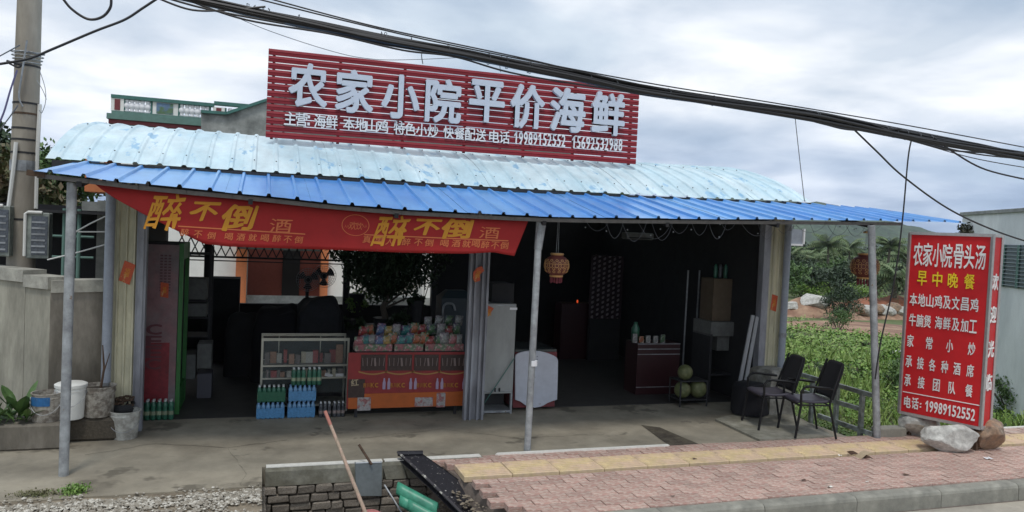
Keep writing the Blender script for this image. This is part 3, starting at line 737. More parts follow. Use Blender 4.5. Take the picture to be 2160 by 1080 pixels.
for (zx, dy) in ((0, 0), (1, 0)):
    if zx == 0: spec = [('醉', 349, 447, 70, 74), ('不', 432, 446, 56, 38), ('倒', 503, 459, 66, 52)]; jc = (592, 477, 46, 30)
    else: spec = [('醉', 824, 487, 66, 64), ('不', 900, 479, 52, 32), ('倒', 962, 483, 60, 40)]; jc = (1031, 491, 42, 24)
    for ch, px, py, w_, h_ in spec: bchar(ch, px, py, w_, h_, 0.012 if ch == '醉' else 0.030, m_gold, shear=0.34, rot=0.03, brush=1+zx*3+ord(ch) % 5)
    bchar('酒', *jc, 0.006, m_orng, shear=0.15, brush=2.5)
    tx_, ty_ = (363, 462) if zx == 0 else (838, 497)      # long brush tail of the first character
    q = [ony(tx_+a, ty_+b, YB) for a, b in ((2, -10), (13, -12), (11, 6), (6, 20), (0, 21), (1, 5))]
    mb = MB(); mb.add(warp([(p_.x, 0, p_.z) for p_ in q]).tolist(), [tuple(range(6))]); obj('brush_tail', mb, m_gold, ban)
for (p, q) in (((376, 477), (644, 494)), ((768, 495), (1072, 508))):
    a, b = ony(*p, YB), ony(*q, YB); row = []
    for s in np.linspace(0, 1, 24):
        c = a.lerp(b, s); row.append([(c.x, YB+bwave(c.x, c.z)-0.007, c.z-0.006), (c.x, YB+bwave(c.x, c.z)-0.007, c.z+0.006)])
    mb = MB(); mb.sheet(row); obj('underline', mb, m_orng, ban)
for S in (SUB1, SUB2):
    for ch, px, py in S: bchar(ch, px, py, 17, 15, 0.012, m_orng, shear=0.15)
ce = ony(750, 475, YB); pr = []
for k in range(41):
    a = 2*math.pi*k/40; pr.append([(ce.x+math.cos(a)*r_, YB+bwave(ce.x+math.cos(a)*r_, ce.z)-0.008, ce.z+math.sin(a)*r_*0.78) for r_ in (0.138, 0.131)])
mb = MB(); mb.sheet(pr); obj('emblem_ring', mb, m_orng, ban)
bchar('欢', 744, 476, 16, 17, 0.0, m_orng, shear=.2); bchar('饮', 758, 477, 14, 15, 0.0, m_orng, shear=.2)
for dx in (-21, -16, 17, 22): bchar('人', 750+dx, 477, 5, 6, 0.0, m_orng)
# ------------------------------------------------------------------ neighbouring house with roof terrace
m_hw = mat('house_white', (0.78, 0.78, 0.74), 0.85, var=0.12, vscale=0.8)
m_orange = mat('orange_pillar', (0.60, 0.20, 0.08), 0.8, var=0.1)
m_brickred = mat('reddish_wall', (0.34, 0.10, 0.075), 0.8, var=0.12)
m_teal = mat('teal_paint', (0.055, 0.16, 0.14), 0.7, var=0.2, vscale=3)
m_teal2 = mat('pale_teal_paint', (0.12, 0.22, 0.19), 0.75, var=0.2, vscale=2)
m_maroon = mat('maroon_paint', (0.17, 0.035, 0.04), 0.75, var=0.2)
m_tile = mat('dark_roof_tile', (0.07, 0.085, 0.08), 0.8, var=0.3, vscale=6)
m_blk = mat('black_door', (0.018, 0.018, 0.02), 0.5)
m_stain = mat('stained_render', (0.34, 0.35, 0.33), 0.9, var=0.35, vscale=1.2, col2=(0.16, 0.17, 0.16), bump=0.2)
YH = 22.0
hs = thing('house', 'white courtyard house with orange pillars and a green balustraded roof terrace behind the shed', 'house', (1.5, 24, 0))
def hx(px, py=580): return ony(px, py, YH).x
HX0, HX1 = -3.75, 9.0
mb = MB(); mb.box(((HX0+hx(520))/2, YH+2.2, 2.3), (hx(520)-HX0, 4.0, 4.6)); obj('wall', mb, m_hw, hs)
mb = MB(); mb.box(((hx(692)+HX1)/2, YH+2.2, 2.3), (HX1-hx(692), 4.0, 4.6)); obj('wall', mb, m_hw, hs)
mb = MB(); mb.box(((hx(520)+hx(692))/2, YH+3.2, 2.3), (hx(692)-hx(520), 2.0, 4.6)); obj('wall', mb, m_brickred, hs)['label'] = 'recessed reddish porch wall'
for a, b in ((497, 520), (676, 692)):
    mb = MB(); mb.box(((hx(a)+hx(b))/2, YH+0.12, 2.2), (hx(b)-hx(a), 0.3, 4.4)); obj('pillar', mb, m_orange, hs)
mb = MB(); mb.box(((hx(600)+hx(640))/2, YH+2.15, 1.15), (hx(640)-hx(600), 0.1, 2.3)); obj('door', mb, m_blk, hs)
# tiled porch eave
p0, p1 = hx(500), hx(668); mb = MB(); mb.prism([(p0, YH-0.9, 1.72), (p0, YH+.2, 2.2), (p0, YH+.2, 2.02), (p0, YH-0.85, 1.64)], (p1-p0, 0, 0)); ev = obj('porch_eave', mb, m_tile, hs, recalc=True)
for k in range(3): mb = MB(); mb.box(((p0+p1)/2, YH-0.75+0.3*k, 1.83+0.13*k), (p1-p0, 0.06, 0.05)); obj('tile_row', mb, m_tile, ev)
# window with balcony rail on the right part of the wall
for a, b in ((795, 835), (845, 885)):
    w_ = hx(b)-hx(a); mb = MB(); mb.box(((hx(a)+hx(b))/2, YH+.19, 1.25), (w_, 0.04, 0.62)); o = obj('window', mb, mat('dark_glass', (0.02, 0.025, 0.03), 0.15), hs)
    for q in range(5): mb = MB(); mb.box((hx(a)+w_*(q+.5)/5, YH+.12, 1.25), (0.03, 0.03, 0.62)); obj('bar', mb, m_stain, o)
mb = MB(); mb.box(((hx(768)+hx(890))/2, YH-0.05, 0.84), (hx(890)-hx(768), 0.5, 0.12)); obj('ledge', mb, m_stain, hs)
mb = MB(); mb.box((hx(850), YH+0.165, 0.18), (9.0, 0.06, 0.30)); obj('plinth', mb, m_stain, hs)
# terrace slab, balustrade
zS = ony(232, 245, YH).z; zT = ony(232, 199, YH).z
mb = MB(); mb.box(((HX0+HX1)/2, YH+2.1, zS-0.0), (HX1-HX0+.2, 4.4, 0.14)); obj('terrace_slab', mb, m_teal2, hs)
mb = MB(); mb.box(((HX0+HX1)/2, YH+2.1, zS-0.13), (HX1-HX0+.12, 4.3, 0.11)); obj('fascia', mb, m_maroon, hs)
mb = MB(); mb.box(((HX0+HX1)/2, YH+2.1, zS-0.24), (HX1-HX0+.06, 4.2, 0.12)); obj('fascia', mb, m_teal2, hs)
bl = thing('balustrade', 'green and white roof terrace balustrade with maroon panels and a small landscape picture', 'balustrade', (-1.9, YH, zS))
xe = hx(560, 210)
mb = MB(); mb.box(((HX0-.02+hx(452, 210))/2, YH+.05, zT-.04), (hx(452, 210)-HX0+.02, 0.2, 0.09)); obj('rail', mb, m_teal, bl)
mb = MB(); mb.box(((hx(452, 210)+xe)/2, YH+.05, zT+.02), (xe-hx(452, 210), 0.2, 0.09)); obj('rail', mb, m_teal, bl)
mb = MB(); mb.box(((HX0+xe)/2, YH+.05, zS+.11), (xe-HX0, 0.18, 0.08)); obj('kerb_rail', mb, m_teal2, bl)
zb0, zb1 = zS+.15, zT-.085
prof = [(0.035, 0), (0.05, 0.05), (0.03, 0.1), (0.045, 0.18), (0.06, 0.28), (0.05, 0.38), (0.03, 0.46), (0.045, 0.52), (0.035, 0.6)]
sc_ = (zb1-zb0)/0.6; mb = MB(); mb.lathe((0, 0, 0), [(r*1.45, z*sc_) for r, z in prof], 8); me_b = mesh_of('baluster', mb, m_letw, smooth=True)
def bx(px): return ony(px, 222, YH).x
for px in (267, 278, 289, 300, 312, 383, 395, 406, 417, 429, 439, 486, 497, 507, 518): inst('baluster', me_b, bl, (bx(px), YH+.05, zb0))
for px in (248, 462):
    mb = MB(); mb.box((bx(px), YH+.05, (zb0+zb1)/2), (0.30, 0.16, zb1-zb0)); o = obj('pier', mb, m_hw, bl); mb = MB(); mb.box((bx(px), YH-.035, (zb0+zb1)/2), (0.13, 0.02, (zb1-zb0)*.86)); obj('maroon_panel', mb, m_maroon, o)
for px in (262, 320, 378, 443, 476): mb = MB(); mb.box((bx(px), YH+.05, (zb0+zb1)/2), (0.05, 0.1, zb1-zb0)); obj('divider', mb, m_teal, bl)
mb = MB(); mb.box((bx(349), YH+.05, (zb0+zb1)/2), (0.62, 0.1, zb1-zb0)); o = obj('picture_pier', mb, m_hw, bl)
mb = MB(); mb.box((bx(348), YH-.01, (zb0+zb1)/2), (0.40, 0.02, (zb1-zb0)*.86)); obj('picture', mb, mat('landscape_print', (0.12, 0.20, 0.32), 0.6, vscale=4, col2=(0.10, 0.18, 0.09), var=0.3, mixlo=.45, mixhi=.55), o)
# stair parapet rising to the right in front of the balustrade
q = [ony(424, 237, 20.5), ony(478, 241, 20.5), ony(556, 216, 20.5), ony(640, 190, 20.5), ony(640, 300, 20.5), ony(424, 300, 20.5)]
t = obj('stair_parapet', MB().prism([(p.x, 20.5, p.z) for p in q], (0, 0.15, 0)), m_stain, org=(0, 20.5, 4), recalc=True); tag(t, 'stained grey concrete stair parapet rising in front of the green balustrade', 'parapet')
q = [ony(424, 235, 20.45), ony(478, 239, 20.45), ony(556, 213, 20.45), ony(640, 187, 20.45)]
mb = MB()
for a, b in zip(q[:-1], q[1:]): mb.bar((a.x, 20.55, a.z), (b.x, 20.55, b.z), 0.28, 0.07)
obj('parapet_cap', mb, m_teal, t)

# small orange/white gable of a neighbouring building at the left, and its plastered pier
nb = thing('orange_building', 'orange and white building with a small blue window left of the shed', 'building', (-2.6, 13, 0))
a, b = ony(178, 402, 13), ony(224, 402, 13)
mb = MB(); mb.box(((a.x+b.x)/2, 13.6, 3.1), (b.x-a.x, 1.2, 0.75)); obj('upper_wall', mb, m_orange, nb)
mb = MB(); mb.box(((a.x+b.x)/2, 12.99, 3.12), ((b.x-a.x)*.75, 0.03, 0.42)); o = obj('window_surround', mb, m_hw, nb)
mb = MB(); mb.box(((a.x+b.x)/2-.03, 12.965, 3.14), (0.16, 0.03, 0.30)); obj('window', mb, mat('blue_pane', (0.05, 0.18, 0.40), 0.3), nb)
c = ony(190, 435, 13); mb = MB(); mb.box(((a.x+b.x)/2+.03, 13.5, c.z), (b.x-a.x+.1, 1.1, 0.14)); obj('eave', mb, m_stain, nb)
d = ony(202, 500, 13); mb = MB(); mb.box(((d.x+b.x)/2+.15, 13.2, 1.3), (b.x-d.x+.3, 0.3, 2.6)); obj('pier', mb, m_stain, nb)
# dark shed opening with green frame poles behind the boundary wall
nb2 = thing('lean_to', 'dark open lean-to framed with thin green poles behind the boundary wall', 'shelter', (-3.2, 12.5, 0))
p = [ony(108, 460, 12.5), ony(170, 460, 12.5)]
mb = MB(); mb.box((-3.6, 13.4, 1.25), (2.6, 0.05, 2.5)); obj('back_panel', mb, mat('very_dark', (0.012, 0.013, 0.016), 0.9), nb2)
mb = MB(); mb.box((-3.5, 12.9, 2.40), (2.8, 1.2, 0.04)); obj('roof', mb, m_dark, nb2)
for px in (135, 166):
    pp = ony(px, 520, 12.4); mb = MB(); mb.tube([(pp.x, 12.4, 0), (pp.x, 12.4, 2.45)], 0.03, 8); obj('pole', mb, m_teal2, nb2)
mb = MB(); 
for z in (2.05, 1.75): mb.tube([(p[0].x-1, 12.4, z), (p[1].x+.2, 12.4, z)], 0.02, 6)
obj('cross_bar', mb, m_teal2, nb2)

# ------------------------------------------------------------------ boundary wall at the left
m_bw = mat('boundary_render', (0.27, 0.245, 0.205), 0.9, var=0.35, vscale=2.2, col2=(0.14, 0.125, 0.10), bump=0.4, stretch=(1, 1, 0.35), spots=((0.30, 0.28, 0.25), 4, 0.68))
m_bw_lit = mat('boundary_render_lit', (0.37, 0.355, 0.29), 0.9, var=0.3, vscale=2.2, col2=(0.22, 0.21, 0.17), bump=0.4, stretch=(1, 1, 0.3), spots=((0.42, 0.43, 0.42), 3, 0.66))  # paler copy of the render: brightness of the lit panels put into the colour
wl = thing('boundary_wall', 'stained rendered boundary wall with a pale coping left of the shed', 'wall', (-2.4, 9.4, 0))
zw = 1.60
WT = [ony(-60, 556, 10.1), ony(55, 576, 9.4), ony(108, 592, 9.1), ony(228, 594, 9.35)]; W = WT; ZT_ = [q.z for q in WT]
W = [Vector((q.x, q.y, 0)) for q in W]
for i, (a, b) in enumerate(zip(W[:-1], W[1:])):
    zw = (ZT_[i]+ZT_[i+1])/2
    d = (b-a).normalized(); nrm = Vector((-d.y, d.x, 0)); 
    mb = MB(); mb.prism([a, b-d*0.008, b-d*0.008+nrm*0.2, a+nrm*0.2], (0, 0, zw-.12)); obj('wall_panel', mb, m_bw_lit if i < 2 else m_bw, wl, recalc=True)
    ln = (b-a).length; nseg = max(1, round(ln/0.42)) if i < 2 else 1
    for k in range(nseg):
        p_, q_ = a+d*ln*k/nseg, a+d*(ln*(k+1)/nseg-0.008); dz = random.uniform(-.008, .008)
        mb = MB(); mb.prism([p_-nrm*.03+Vector((0, 0, zw-.12+dz)), q_-nrm*.03+Vector((0, 0, zw-.12+dz)), q_+nrm*.23+Vector((0, 0, zw-.12+dz)), p_+nrm*.23+Vector((0, 0, zw-.12+dz))], (0, 0, 0.13)); obj('coping_stone', mb, mat('coping_pale', (0.45, 0.44, 0.38), 0.85, var=0.25, vscale=5, col2=(0.33, 0.32, 0.28), rnd=.12), wl, recalc=True)

# planter ledge
LY = 8.62
lg = obj('planter_ledge', MB().box((ony(130, 920, LY).x-1.31, (LY+9.1)/2, 0.13), (2.62, 9.1-LY, 0.26), bev=0.02), m_bw, org=(-2.5, 8.9, 0)); tag(lg, 'low concrete ledge below the boundary wall holding tins and plants', 'ledge')
LZ = 0.26

# ------------------------------------------------------------------ buckets and tins
m_wp = mat('white_plastic', (0.72, 0.72, 0.68), 0.45, var=0.1)
m_tin = mat('stained_tin', (0.40, 0.37, 0.32), 0.65, metal=0.2, var=0.4, vscale=14, col2=(0.20, 0.17, 0.14), mixlo=.45, mixhi=.6)
m_tblue = mat('blue_label', (0.02, 0.12, 0.30), 0.5, var=0.3, vscale=10, spots=((0.4, 0.4, 0.38), 12, 0.66))
m_soil = mat('potting_soil', (0.05, 0.04, 0.03), 0.95, var=0.4, vscale=20)
def bucket(name, label, cat, c, r0, r1, h, m, group=None, handle=True, lid=False, band=None):
    t = thing(name, label, cat, c, group); c = Vector(c)
    pr = [(r0*.96, 0), (r0, 0.01), (r0+(r1-r0)*.8, h*.8), (r0+(r1-r0)*.8+.006, h*.81), (r0+(r1-r0)*.84+.006, h*.85), (r0+(r1-r0)*.85, h*.86), (r1, h*.97), (r1+.008, h*.975), (r1+.008, h)]
    if not lid: pr += [(r1-.006, h), (r0*.95, 0.03), (0, 0.028)]
    mb = MB(); mb.lathe(c, pr, 28); obj('body', mb, m, t, auto=True)
    if lid: mb = MB(); mb.lathe(c, [(r1+.012, h-.03), (r1+.014, h), (r1-.01, h+.012), (0, h+.008)], 28); obj('lid', mb, m, t, auto=True)
    if band:
        z0, z1, bm, a0, a1 = band; P = []
        for k in range(13):
            a = a0+(a1-a0)*k/12; P.append([c+Vector((math.cos(a)*(r0+(r1-r0)*z/h+.006), math.sin(a)*(r0+(r1-r0)*z/h+.006), z)) for z in (z0, z1)])
        mb = MB(); mb.sheet(P); obj('label', mb, bm, t)
    if handle:
        P = [c+Vector((math.cos(a)*(r1+.01), math.sin(a)*(r1+.01)*.99, h*.84-0.16*math.sin(a_)**1.0)) for a, a_ in [(math.pi+math.pi*k/14, math.pi*k/14) for k in range(15)]]
        mb = MB(); mb.tube(P, 0.003, 6); obj('handle', mb, m_galv, t)
    return t
p = ony(97, 895, 8.86); bucket('paint_tin', 'stained paint tin with a torn blue label beside the leafy plant', 'tin', (p.x+.02, 8.80, LZ), .13, .14, .29, m_tin, band=(0.17, 0.26, m_tblue, 3.6, 5.1))
p = ony(143, 880, 8.75); bucket('white_bucket', 'clean white lidded plastic bucket behind the left canopy post', 'bucket', (p.x, 8.86, 0.26), .125, .14, .36, m_wp, lid=True)
p = ony(206, 866, 9.0); bucket('rusty_tin', 'rusty tin pot with a bare stem growing in it left of the cream pillar', 'pot', (p.x, 9.0, 0.25), .15, .17, .32, m_tin, handle=False)
mb = MB(); 
px_ = Vector((p.x, 9.0, 0.25)); o = [x_ for x_ in bpy.data.objects if x_.get('label', '').startswith('rusty tin pot')][0]
mb.lathe(px_, [(0.155, 0.28), (0, 0.29)], 20); obj('soil', mb, m_soil, o)
mb = MB(); mb.tube([px_+Vector((0.02, 0, 0.25)), px_+Vector((0.05, 0, .5)), px_+Vector((0.03, 0, .75))], [.014, .012, .006], 6); mb.tube([px_+Vector((.045, 0, .45)), px_+Vector((.1, 0, .66))], [.008, .004], 5); obj('stem', mb, m_rust, o)
sb = obj('block_pile', MB().box((p.x-.12, 9.02, 0.12), (0.75, 0.30, 0.24), bev=0.03), m_mortar, org=(p.x, 9, 0)); tag(sb, 'dark concrete block carrying the white bucket and the rusty tin', 'block')
p = ony(264, 880, 8.98); bucket('paint_pail', 'white paint-splashed pail with a wire handle in front of the cream pillar', 'pail', (p.x, 8.98, 0), .125, .15, .30, mat('splashed_white', (0.50, 0.50, 0.46), 0.6, var=.3, vscale=10, col2=(.3, .29, .26)), handle=True)
p = ony(262, 868, 9.14); t = bucket('black_pot', 'small black pot of dark scraps behind the paint-splashed pail', 'pot', (p.x-.02, 9.14, 0), .10, .12, .34, mat('black_plastic', (0.03, 0.03, 0.032), 0.5), handle=False)
mb = MB(); q = Vector((p.x-.02, 9.14, 0)); rs = random.Random(4)
for k in range(40): mb.box(q+Vector((rs.uniform(-.1, .1), rs.uniform(-.1, .1), .33+rs.uniform(0, .07))), (rs.uniform(.02, .07), .02, .02), rz=rs.uniform(0, 3)); 
obj('scraps', mb, m_rust, t)

# ------------------------------------------------------------------ plants
def leafmat(name, c, c2, rnd=0.0):
    m = mat(name, c, 0.6, var=0.35, vscale=3, col2=c2, rnd=rnd); p_ = m.node_tree.nodes['Principled BSDF']
    try: p_.inputs['Subsurface Weight'].default_value = 0.0
    except Exception: pass
    return m
m_leaf = leafmat('leaf_mid', (0.055, 0.12, 0.03), (0.09, 0.16, 0.04)); m_leafd = leafmat('leaf_dark', (0.022, 0.045, 0.02), (0.035, 0.065, 0.025))
m_leafl = leafmat('leaf_light', (0.14, 0.26, 0.05), (0.20, 0.32, 0.07)); m_leafb = leafmat('leaf_brown', (0.06, 0.095, 0.03), (0.14, 0.10, 0.05))
m_palm = leafmat('palm_leaf', (0.085, 0.15, 0.055), (0.15, 0.19, 0.08)); m_bark = mat('bark', (0.12, 0.10, 0.08), 0.95, var=0.3, vscale=8, bump=.5)
m_weed = leafmat('weed_leaf', (0.10, 0.22, 0.03), (0.21, 0.33, 0.06)); m_weed2 = leafmat('weed_leaf_pale', (0.17, 0.28, 0.06), (0.27, 0.36, 0.10)); m_dry = leafmat('dry_weed', (0.16, 0.15, 0.07), (0.12, 0.13, 0.05))
def leaves(n, pos, size, rng=RNG, tilt=0.9, aspect=2.0):
    """n folded leaf quads at positions pos (n,3)"""
    a = rng.uniform(0, 2*np.pi, n); el = rng.normal(0.1, tilt, n); L_ = size*rng.uniform(0.6, 1.3, n); W_ = L_/aspect
    d = np.stack([np.cos(a)*np.cos(el), np.sin(a)*np.cos(el), np.sin(el)], 1); s_ = np.stack([-np.sin(a), np.cos(a), np.zeros(n)], 1)
    ro = rng.uniform(-.8, .8, n)[:, None]; up = np.cross(d, s_); s2 = s_*np.cos(ro)+up*np.sin(ro)
    p0 = pos-d*L_[:, None]/2; p2 = pos+d*L_[:, None]/2
    return np.stack([p0, pos-s2*W_[:, None]/2, p2, pos+s2*W_[:, None]/2], 1)
def blob(n, c, r, rng=RNG, shell=0.5, nclump=14):
    """positions in clumps spread over an ellipsoid"""
    c = np.array(c); r = np.array(r); k = rng.normal(size=(nclump, 3)); k /= np.linalg.norm(k, axis=1)[:, None]; k *= rng.uniform(0.25, 0.85, nclump)[:, None]
    i = rng.integers(0, nclump, n); q = rng.normal(size=(n, 3)); q /= np.linalg.norm(q, axis=1)[:, None]; q *= (rng.uniform(0, 1, n)**shell)[:, None]*rng.uniform(.28, .45, nclump)[i][:, None]
    return c+(k[i]+q)*r
def tree(name, label, cat, base_, h, r, n, size, m, group=None, trunk_r=0.12, rng=RNG, crown_z=0.62, mtrunk=None, clumps=22, flat=0.75):
    t = thing(name, label, cat, base_, group); b = Vector(base_); top = b+Vector((rng.uniform(-.1, .1)*h, 0, h*0.75))
    mb = MB(); mid = b.lerp(top, .5)+Vector((rng.uniform(-.05, .05)*h, rng.uniform(-.05, .05)*h, 0)); mb.tube([b, mid, top], [trunk_r, trunk_r*.7, trunk_r*.25], 7)
    for k in range(6):
        s = b.lerp(top, rng.uniform(.35, .8)); a = rng.uniform(0, 6.28); mb.tube([s, s+Vector((math.cos(a)*r*.4, math.sin(a)*r*.4, h*.1)), s+Vector((math.cos(a)*r*.75, math.sin(a)*r*.75, h*.2))], [trunk_r*.4, trunk_r*.25, trunk_r*.1], 5)
    obj('trunk', mb, mtrunk or m_bark, t)
    mb = MB(); mb.quads(leaves(n, blob(n, b+Vector((0, 0, h*crown_z)), (r, r, r*flat), rng, nclump=clumps), size, rng)); obj('crown', mb, m, t); return t
# trees at the left behind the pole
tree('tree', 'leafy tree with brownish foliage behind the utility pole', 'tree', (-4.0, 15.2, 0), 3.5, 1.2, 6500, .15, m_leafb, trunk_r=.13, crown_z=.78, flat=.75)
tree('tree', 'dark green tree at the left edge behind the meter boxes', 'tree', (-5.0, 16.5, 0), 3.9, 1.4, 4600, .17, m_leafd, trunk_r=.14, crown_z=.76)
tree('tree', 'bright green tree peeking over the left end of the blue canopy', 'tree', (ony(118, 360, 16).x, 16.0, 0), 3.6, 1.0, 4200, .13, m_leaf, trunk_r=.1, crown_z=.82)

# plant on the ledge: broad paddle leaves
def paddle(mb, base_, a, ln, w_, lean, droop=0.2):
    P = []; b = Vector(base_); dirh = Vector((math.cos(a), math.sin(a), 0)); side = Vector((-math.sin(a), math.cos(a), 0))
    for k in range(8):
        s = k/7; x_ = lean*ln*s; z_ = ln*s*math.sqrt(max(0, 1-lean*lean))-droop*ln*s*s
        ww = w_*max(0.05, math.sin(min(1, max(0, (s-.25)/.75))*math.pi)**.7) if s > .25 else w_*.08
        c_ = b+dirh*x_+Vector((0, 0, z_)); P.append([c_-side*ww, c_+Vector((0, 0, -ww*.3)), c_+side*ww])
    mb.sheet(P)
c_ = ony(45, 892, 8.84); lp = thing('leafy_plant', 'green leafy plant with long paddle leaves growing on the ledge', 'plant', (c_.x, 8.84, LZ))
rs = random.Random(11)
for (a, ln, ww, le) in ((3.3, .48, .035, .55), (0.1, .45, .035, .72), (2.6, .35, .05, .5), (0.7, .36, .045, .35), (4.3, .3, .05, .5), (5.3, .3, .05, .5), (3.9, .22, .05, .8), (5.8, .24, .05, .8), (4.8, .2, .05, .9), (3.2, .2, .05, .95)):
    mb = MB(); paddle(mb, (c_.x+rs.uniform(-.04, .04), 8.84+rs.uniform(-.04, .02), LZ), a, ln*1.45, ww*1.25, le); obj('leaf', mb, m_leafd if ln > .4 else m_leaf, lp)
for k in range(34):
    mb = MB(); paddle(mb, (c_.x-.08+rs.uniform(-.2, .2), 8.8+rs.uniform(-.12, .08), LZ), rs.uniform(0, 6.28), rs.uniform(.14, .34), .034, rs.uniform(.3, .9)); obj('leaf', mb, m_leaf, lp)
# small weeds by the left post
mb = MB(); q = onz(158, 1040); n = 420; pos = np.stack([RNG.normal(q.x, .055, n), RNG.normal(q.y, .04, n), RNG.uniform(0, .07, n)], 1); mb.quads(leaves(n, pos, .03)); o = obj('weed_tuft', mb, m_leafl, org=(q.x, q.y, 0)); tag(o, 'small bright green weed tuft right of the left post foot', 'weed', kind='stuff')
mb = MB(); q = onz(75, 1045); n = 420; pos = np.stack([RNG.normal(q.x, .09, n), RNG.normal(q.y, .04, n), RNG.uniform(0, .035, n)], 1); mb.quads(leaves(n, pos, .025)); o = obj('weed_tuft', mb, m_dry, org=(q.x, q.y, 0)); tag(o, 'sparse dull weed patch left of the left post foot', 'weed', kind='stuff')

# ------------------------------------------------------------------ utility pole with meter boxes and wires
YP = 10.2
m_pole = mat('pole_concrete', (0.33, 0.30, 0.25), 0.85, var=0.15, vscale=3, col2=(0.25, 0.22, 0.18), stretch=(1, 1, .3), bump=.2)
a, b = ony(44, 560, YP), ony(64, -40, YP)
up = thing('utility_pole', 'weathered concrete utility pole strapped with wires and white conduits', 'utility pole', (a.x-.02, YP, 0))
ax = (b-a)/(b.z-a.z); g0 = a-ax*a.z
def pp(z, dx=0, dy=0): return g0+ax*z+Vector((dx, dy, 0))
mb = MB(); mb.tube([pp(0), pp(7.5)], [.158, .105], 20); obj('shaft', mb, m_pole, up, auto=True)
for z, m_ in ((3.05, m_dark), (3.2, m_dark), (3.33, m_dark), (3.5, m_rust), (3.62, m_dark), (4.05, m_dark), (4.2, m_galv), (2.28, m_dark)):
    rr = .158-.053*z/7.5+.005; mb = MB(); mb.tube([pp(z), pp(z+.022)], rr, 16); obj('strap', mb, m_, up)
mb = MB(); mb.tube([pp(2.85), pp(2.97)], .146, 16); obj('clamp', mb, m_galv, up)
# coils of spare wire
rs = random.Random(5)
for k, z in enumerate((4.1, 4.14, 4.18, 4.22)):
    mb = MB(); mb.tube([pp(z+.01*math.sin(a_), math.cos(a_)*(.14+.01*k), math.sin(a_)*.14) for a_ in np.linspace(0, 6.28, 18)], .006, 5); obj('wire_wrap', mb, m_galv, up)
for (pts, r_, m_) in (([(136, 200), (150, 160), (155, 140)], .005, m_galv),):
    pass
def wire(mb, pts, Y, r, jit=0, samp=10):
    P = [ony(px, py, Y) for px, py in pts]; Q = []
    for i in range(len(P)-1):
        p0, p1, p2, p3 = P[max(i-1, 0)], P[i], P[i+1], P[min(i+2, len(P)-1)]
        for s in np.linspace(0, 1, samp, endpoint=False):
            s2, s3 = s*s, s*s*s; Q.append((2*p1+(p2-p0)*s+(2*p0-5*p1+4*p2-p3)*s2+(3*p1-p0-3*p2+p3)*s3)*0.5)
    Q.append(P[-1]); mb.tube(Q, r, 6); return mb
m_cable = mat('black_cable', (0.012, 0.012, 0.014), 0.5); m_cable2 = mat('grey_cable', (0.12, 0.13, 0.15), 0.5); m_lil = mat('lilac_cable', (0.12, 0.11, 0.22), 0.5)
m_cond = mat('white_conduit', (0.66, 0.66, 0.63), 0.4)
for pts in ([(84, 220), (80, 300), (78, 360), (76, 440)],):
    mb = MB(); wire(mb, pts, YP-.05, .022); obj('conduit', mb, m_cond, up)
mb = MB(); wire(mb, [(34, 300), (28, 360), (14, 470), (8, 540)], YP-.16, .022); obj('conduit', mb, m_cond, up)
mb = MB(); wire(mb, [(57, 85), (50, 130), (44, 170), (40, 205), (48, 225)], YP-.18, .01); obj('conduit', mb, m_galv, up)
for pts in ([(84, 150), (95, 185), (96, 215), (88, 238), (83, 232)], [(78, 170), (90, 190), (98, 210)]):
    mb = MB(); wire(mb, pts, YP-.15, .004); obj('loose_wire', mb, m_galv, up)
# meter boxes
m_box = mat('meter_box_grey', (0.27, 0.30, 0.27), 0.6, var=0.3, vscale=7, col2=(.16, .18, .17)); m_pane = mat('meter_window', (0.10, 0.11, 0.13), 0.15, var=0.5, vscale=12)
def meter(label, pxa, pxb, ya, yb):
    a, b = ony(pxa, (ya+yb)/2, YP-.28), ony(pxb, (ya+yb)/2, YP-.28); zt_, zb_ = ony(pxa, ya, YP-.28).z, ony(pxa, yb, YP-.28).z; c = Vector(((a.x+b.x)/2, YP-.2, (zt_+zb_)/2)); w_ = b.x-a.x; h_ = zt_-zb_
    t = thing('meter_box', label, 'meter box', c, 'meter boxes on the utility pole'); mb = MB(); mb.box(c, (w_, .16, h_), bev=.012); obj('housing', mb, m_box, t)
    mb = MB(); mb.box(c+Vector((.02, -.085, .0)), (w_*.72, .012, h_*.84)); obj('window', mb, m_pane, t)
    for k in range(6): mb = MB(); mb.box(c+Vector((w_*.05, -.094, -h_*.36+k*h_*.13)), (w_*.6, .006, .02)); obj('meter_row', mb, m_galv, t)
    mb = MB(); mb.tube([c+Vector((-w_/2-.01, -.09, -h_*.45)), c+Vector((-w_/2-.01, -.09, h_*.46)), c+Vector((-w_/2+.02, -.09, h_*.5)), c+Vector((w_*.2, -.09, h_*.5))], .018, 8); obj('conduit', mb, m_cond, t)
meter('grey meter box on the right of the utility pole edged with white conduit', 55, 103, 447, 545)
meter('grey meter box cut by the left edge of the photo beside the pole', -28, 20, 432, 540)
# white strings/pipes between meter box and shed
t = thing('stay_rods', 'thin white rods strung from the shed pillar to the boundary wall', 'rods', (-2, 10, 1.8))
for pts in ([(100, 548), (165, 532), (225, 515)], [(158, 490), (190, 472), (226, 455)], [(165, 489), (226, 489)]):
    mb = MB(); wire(mb, pts, 9.75, .009); obj('rod', mb, m_cond, t)

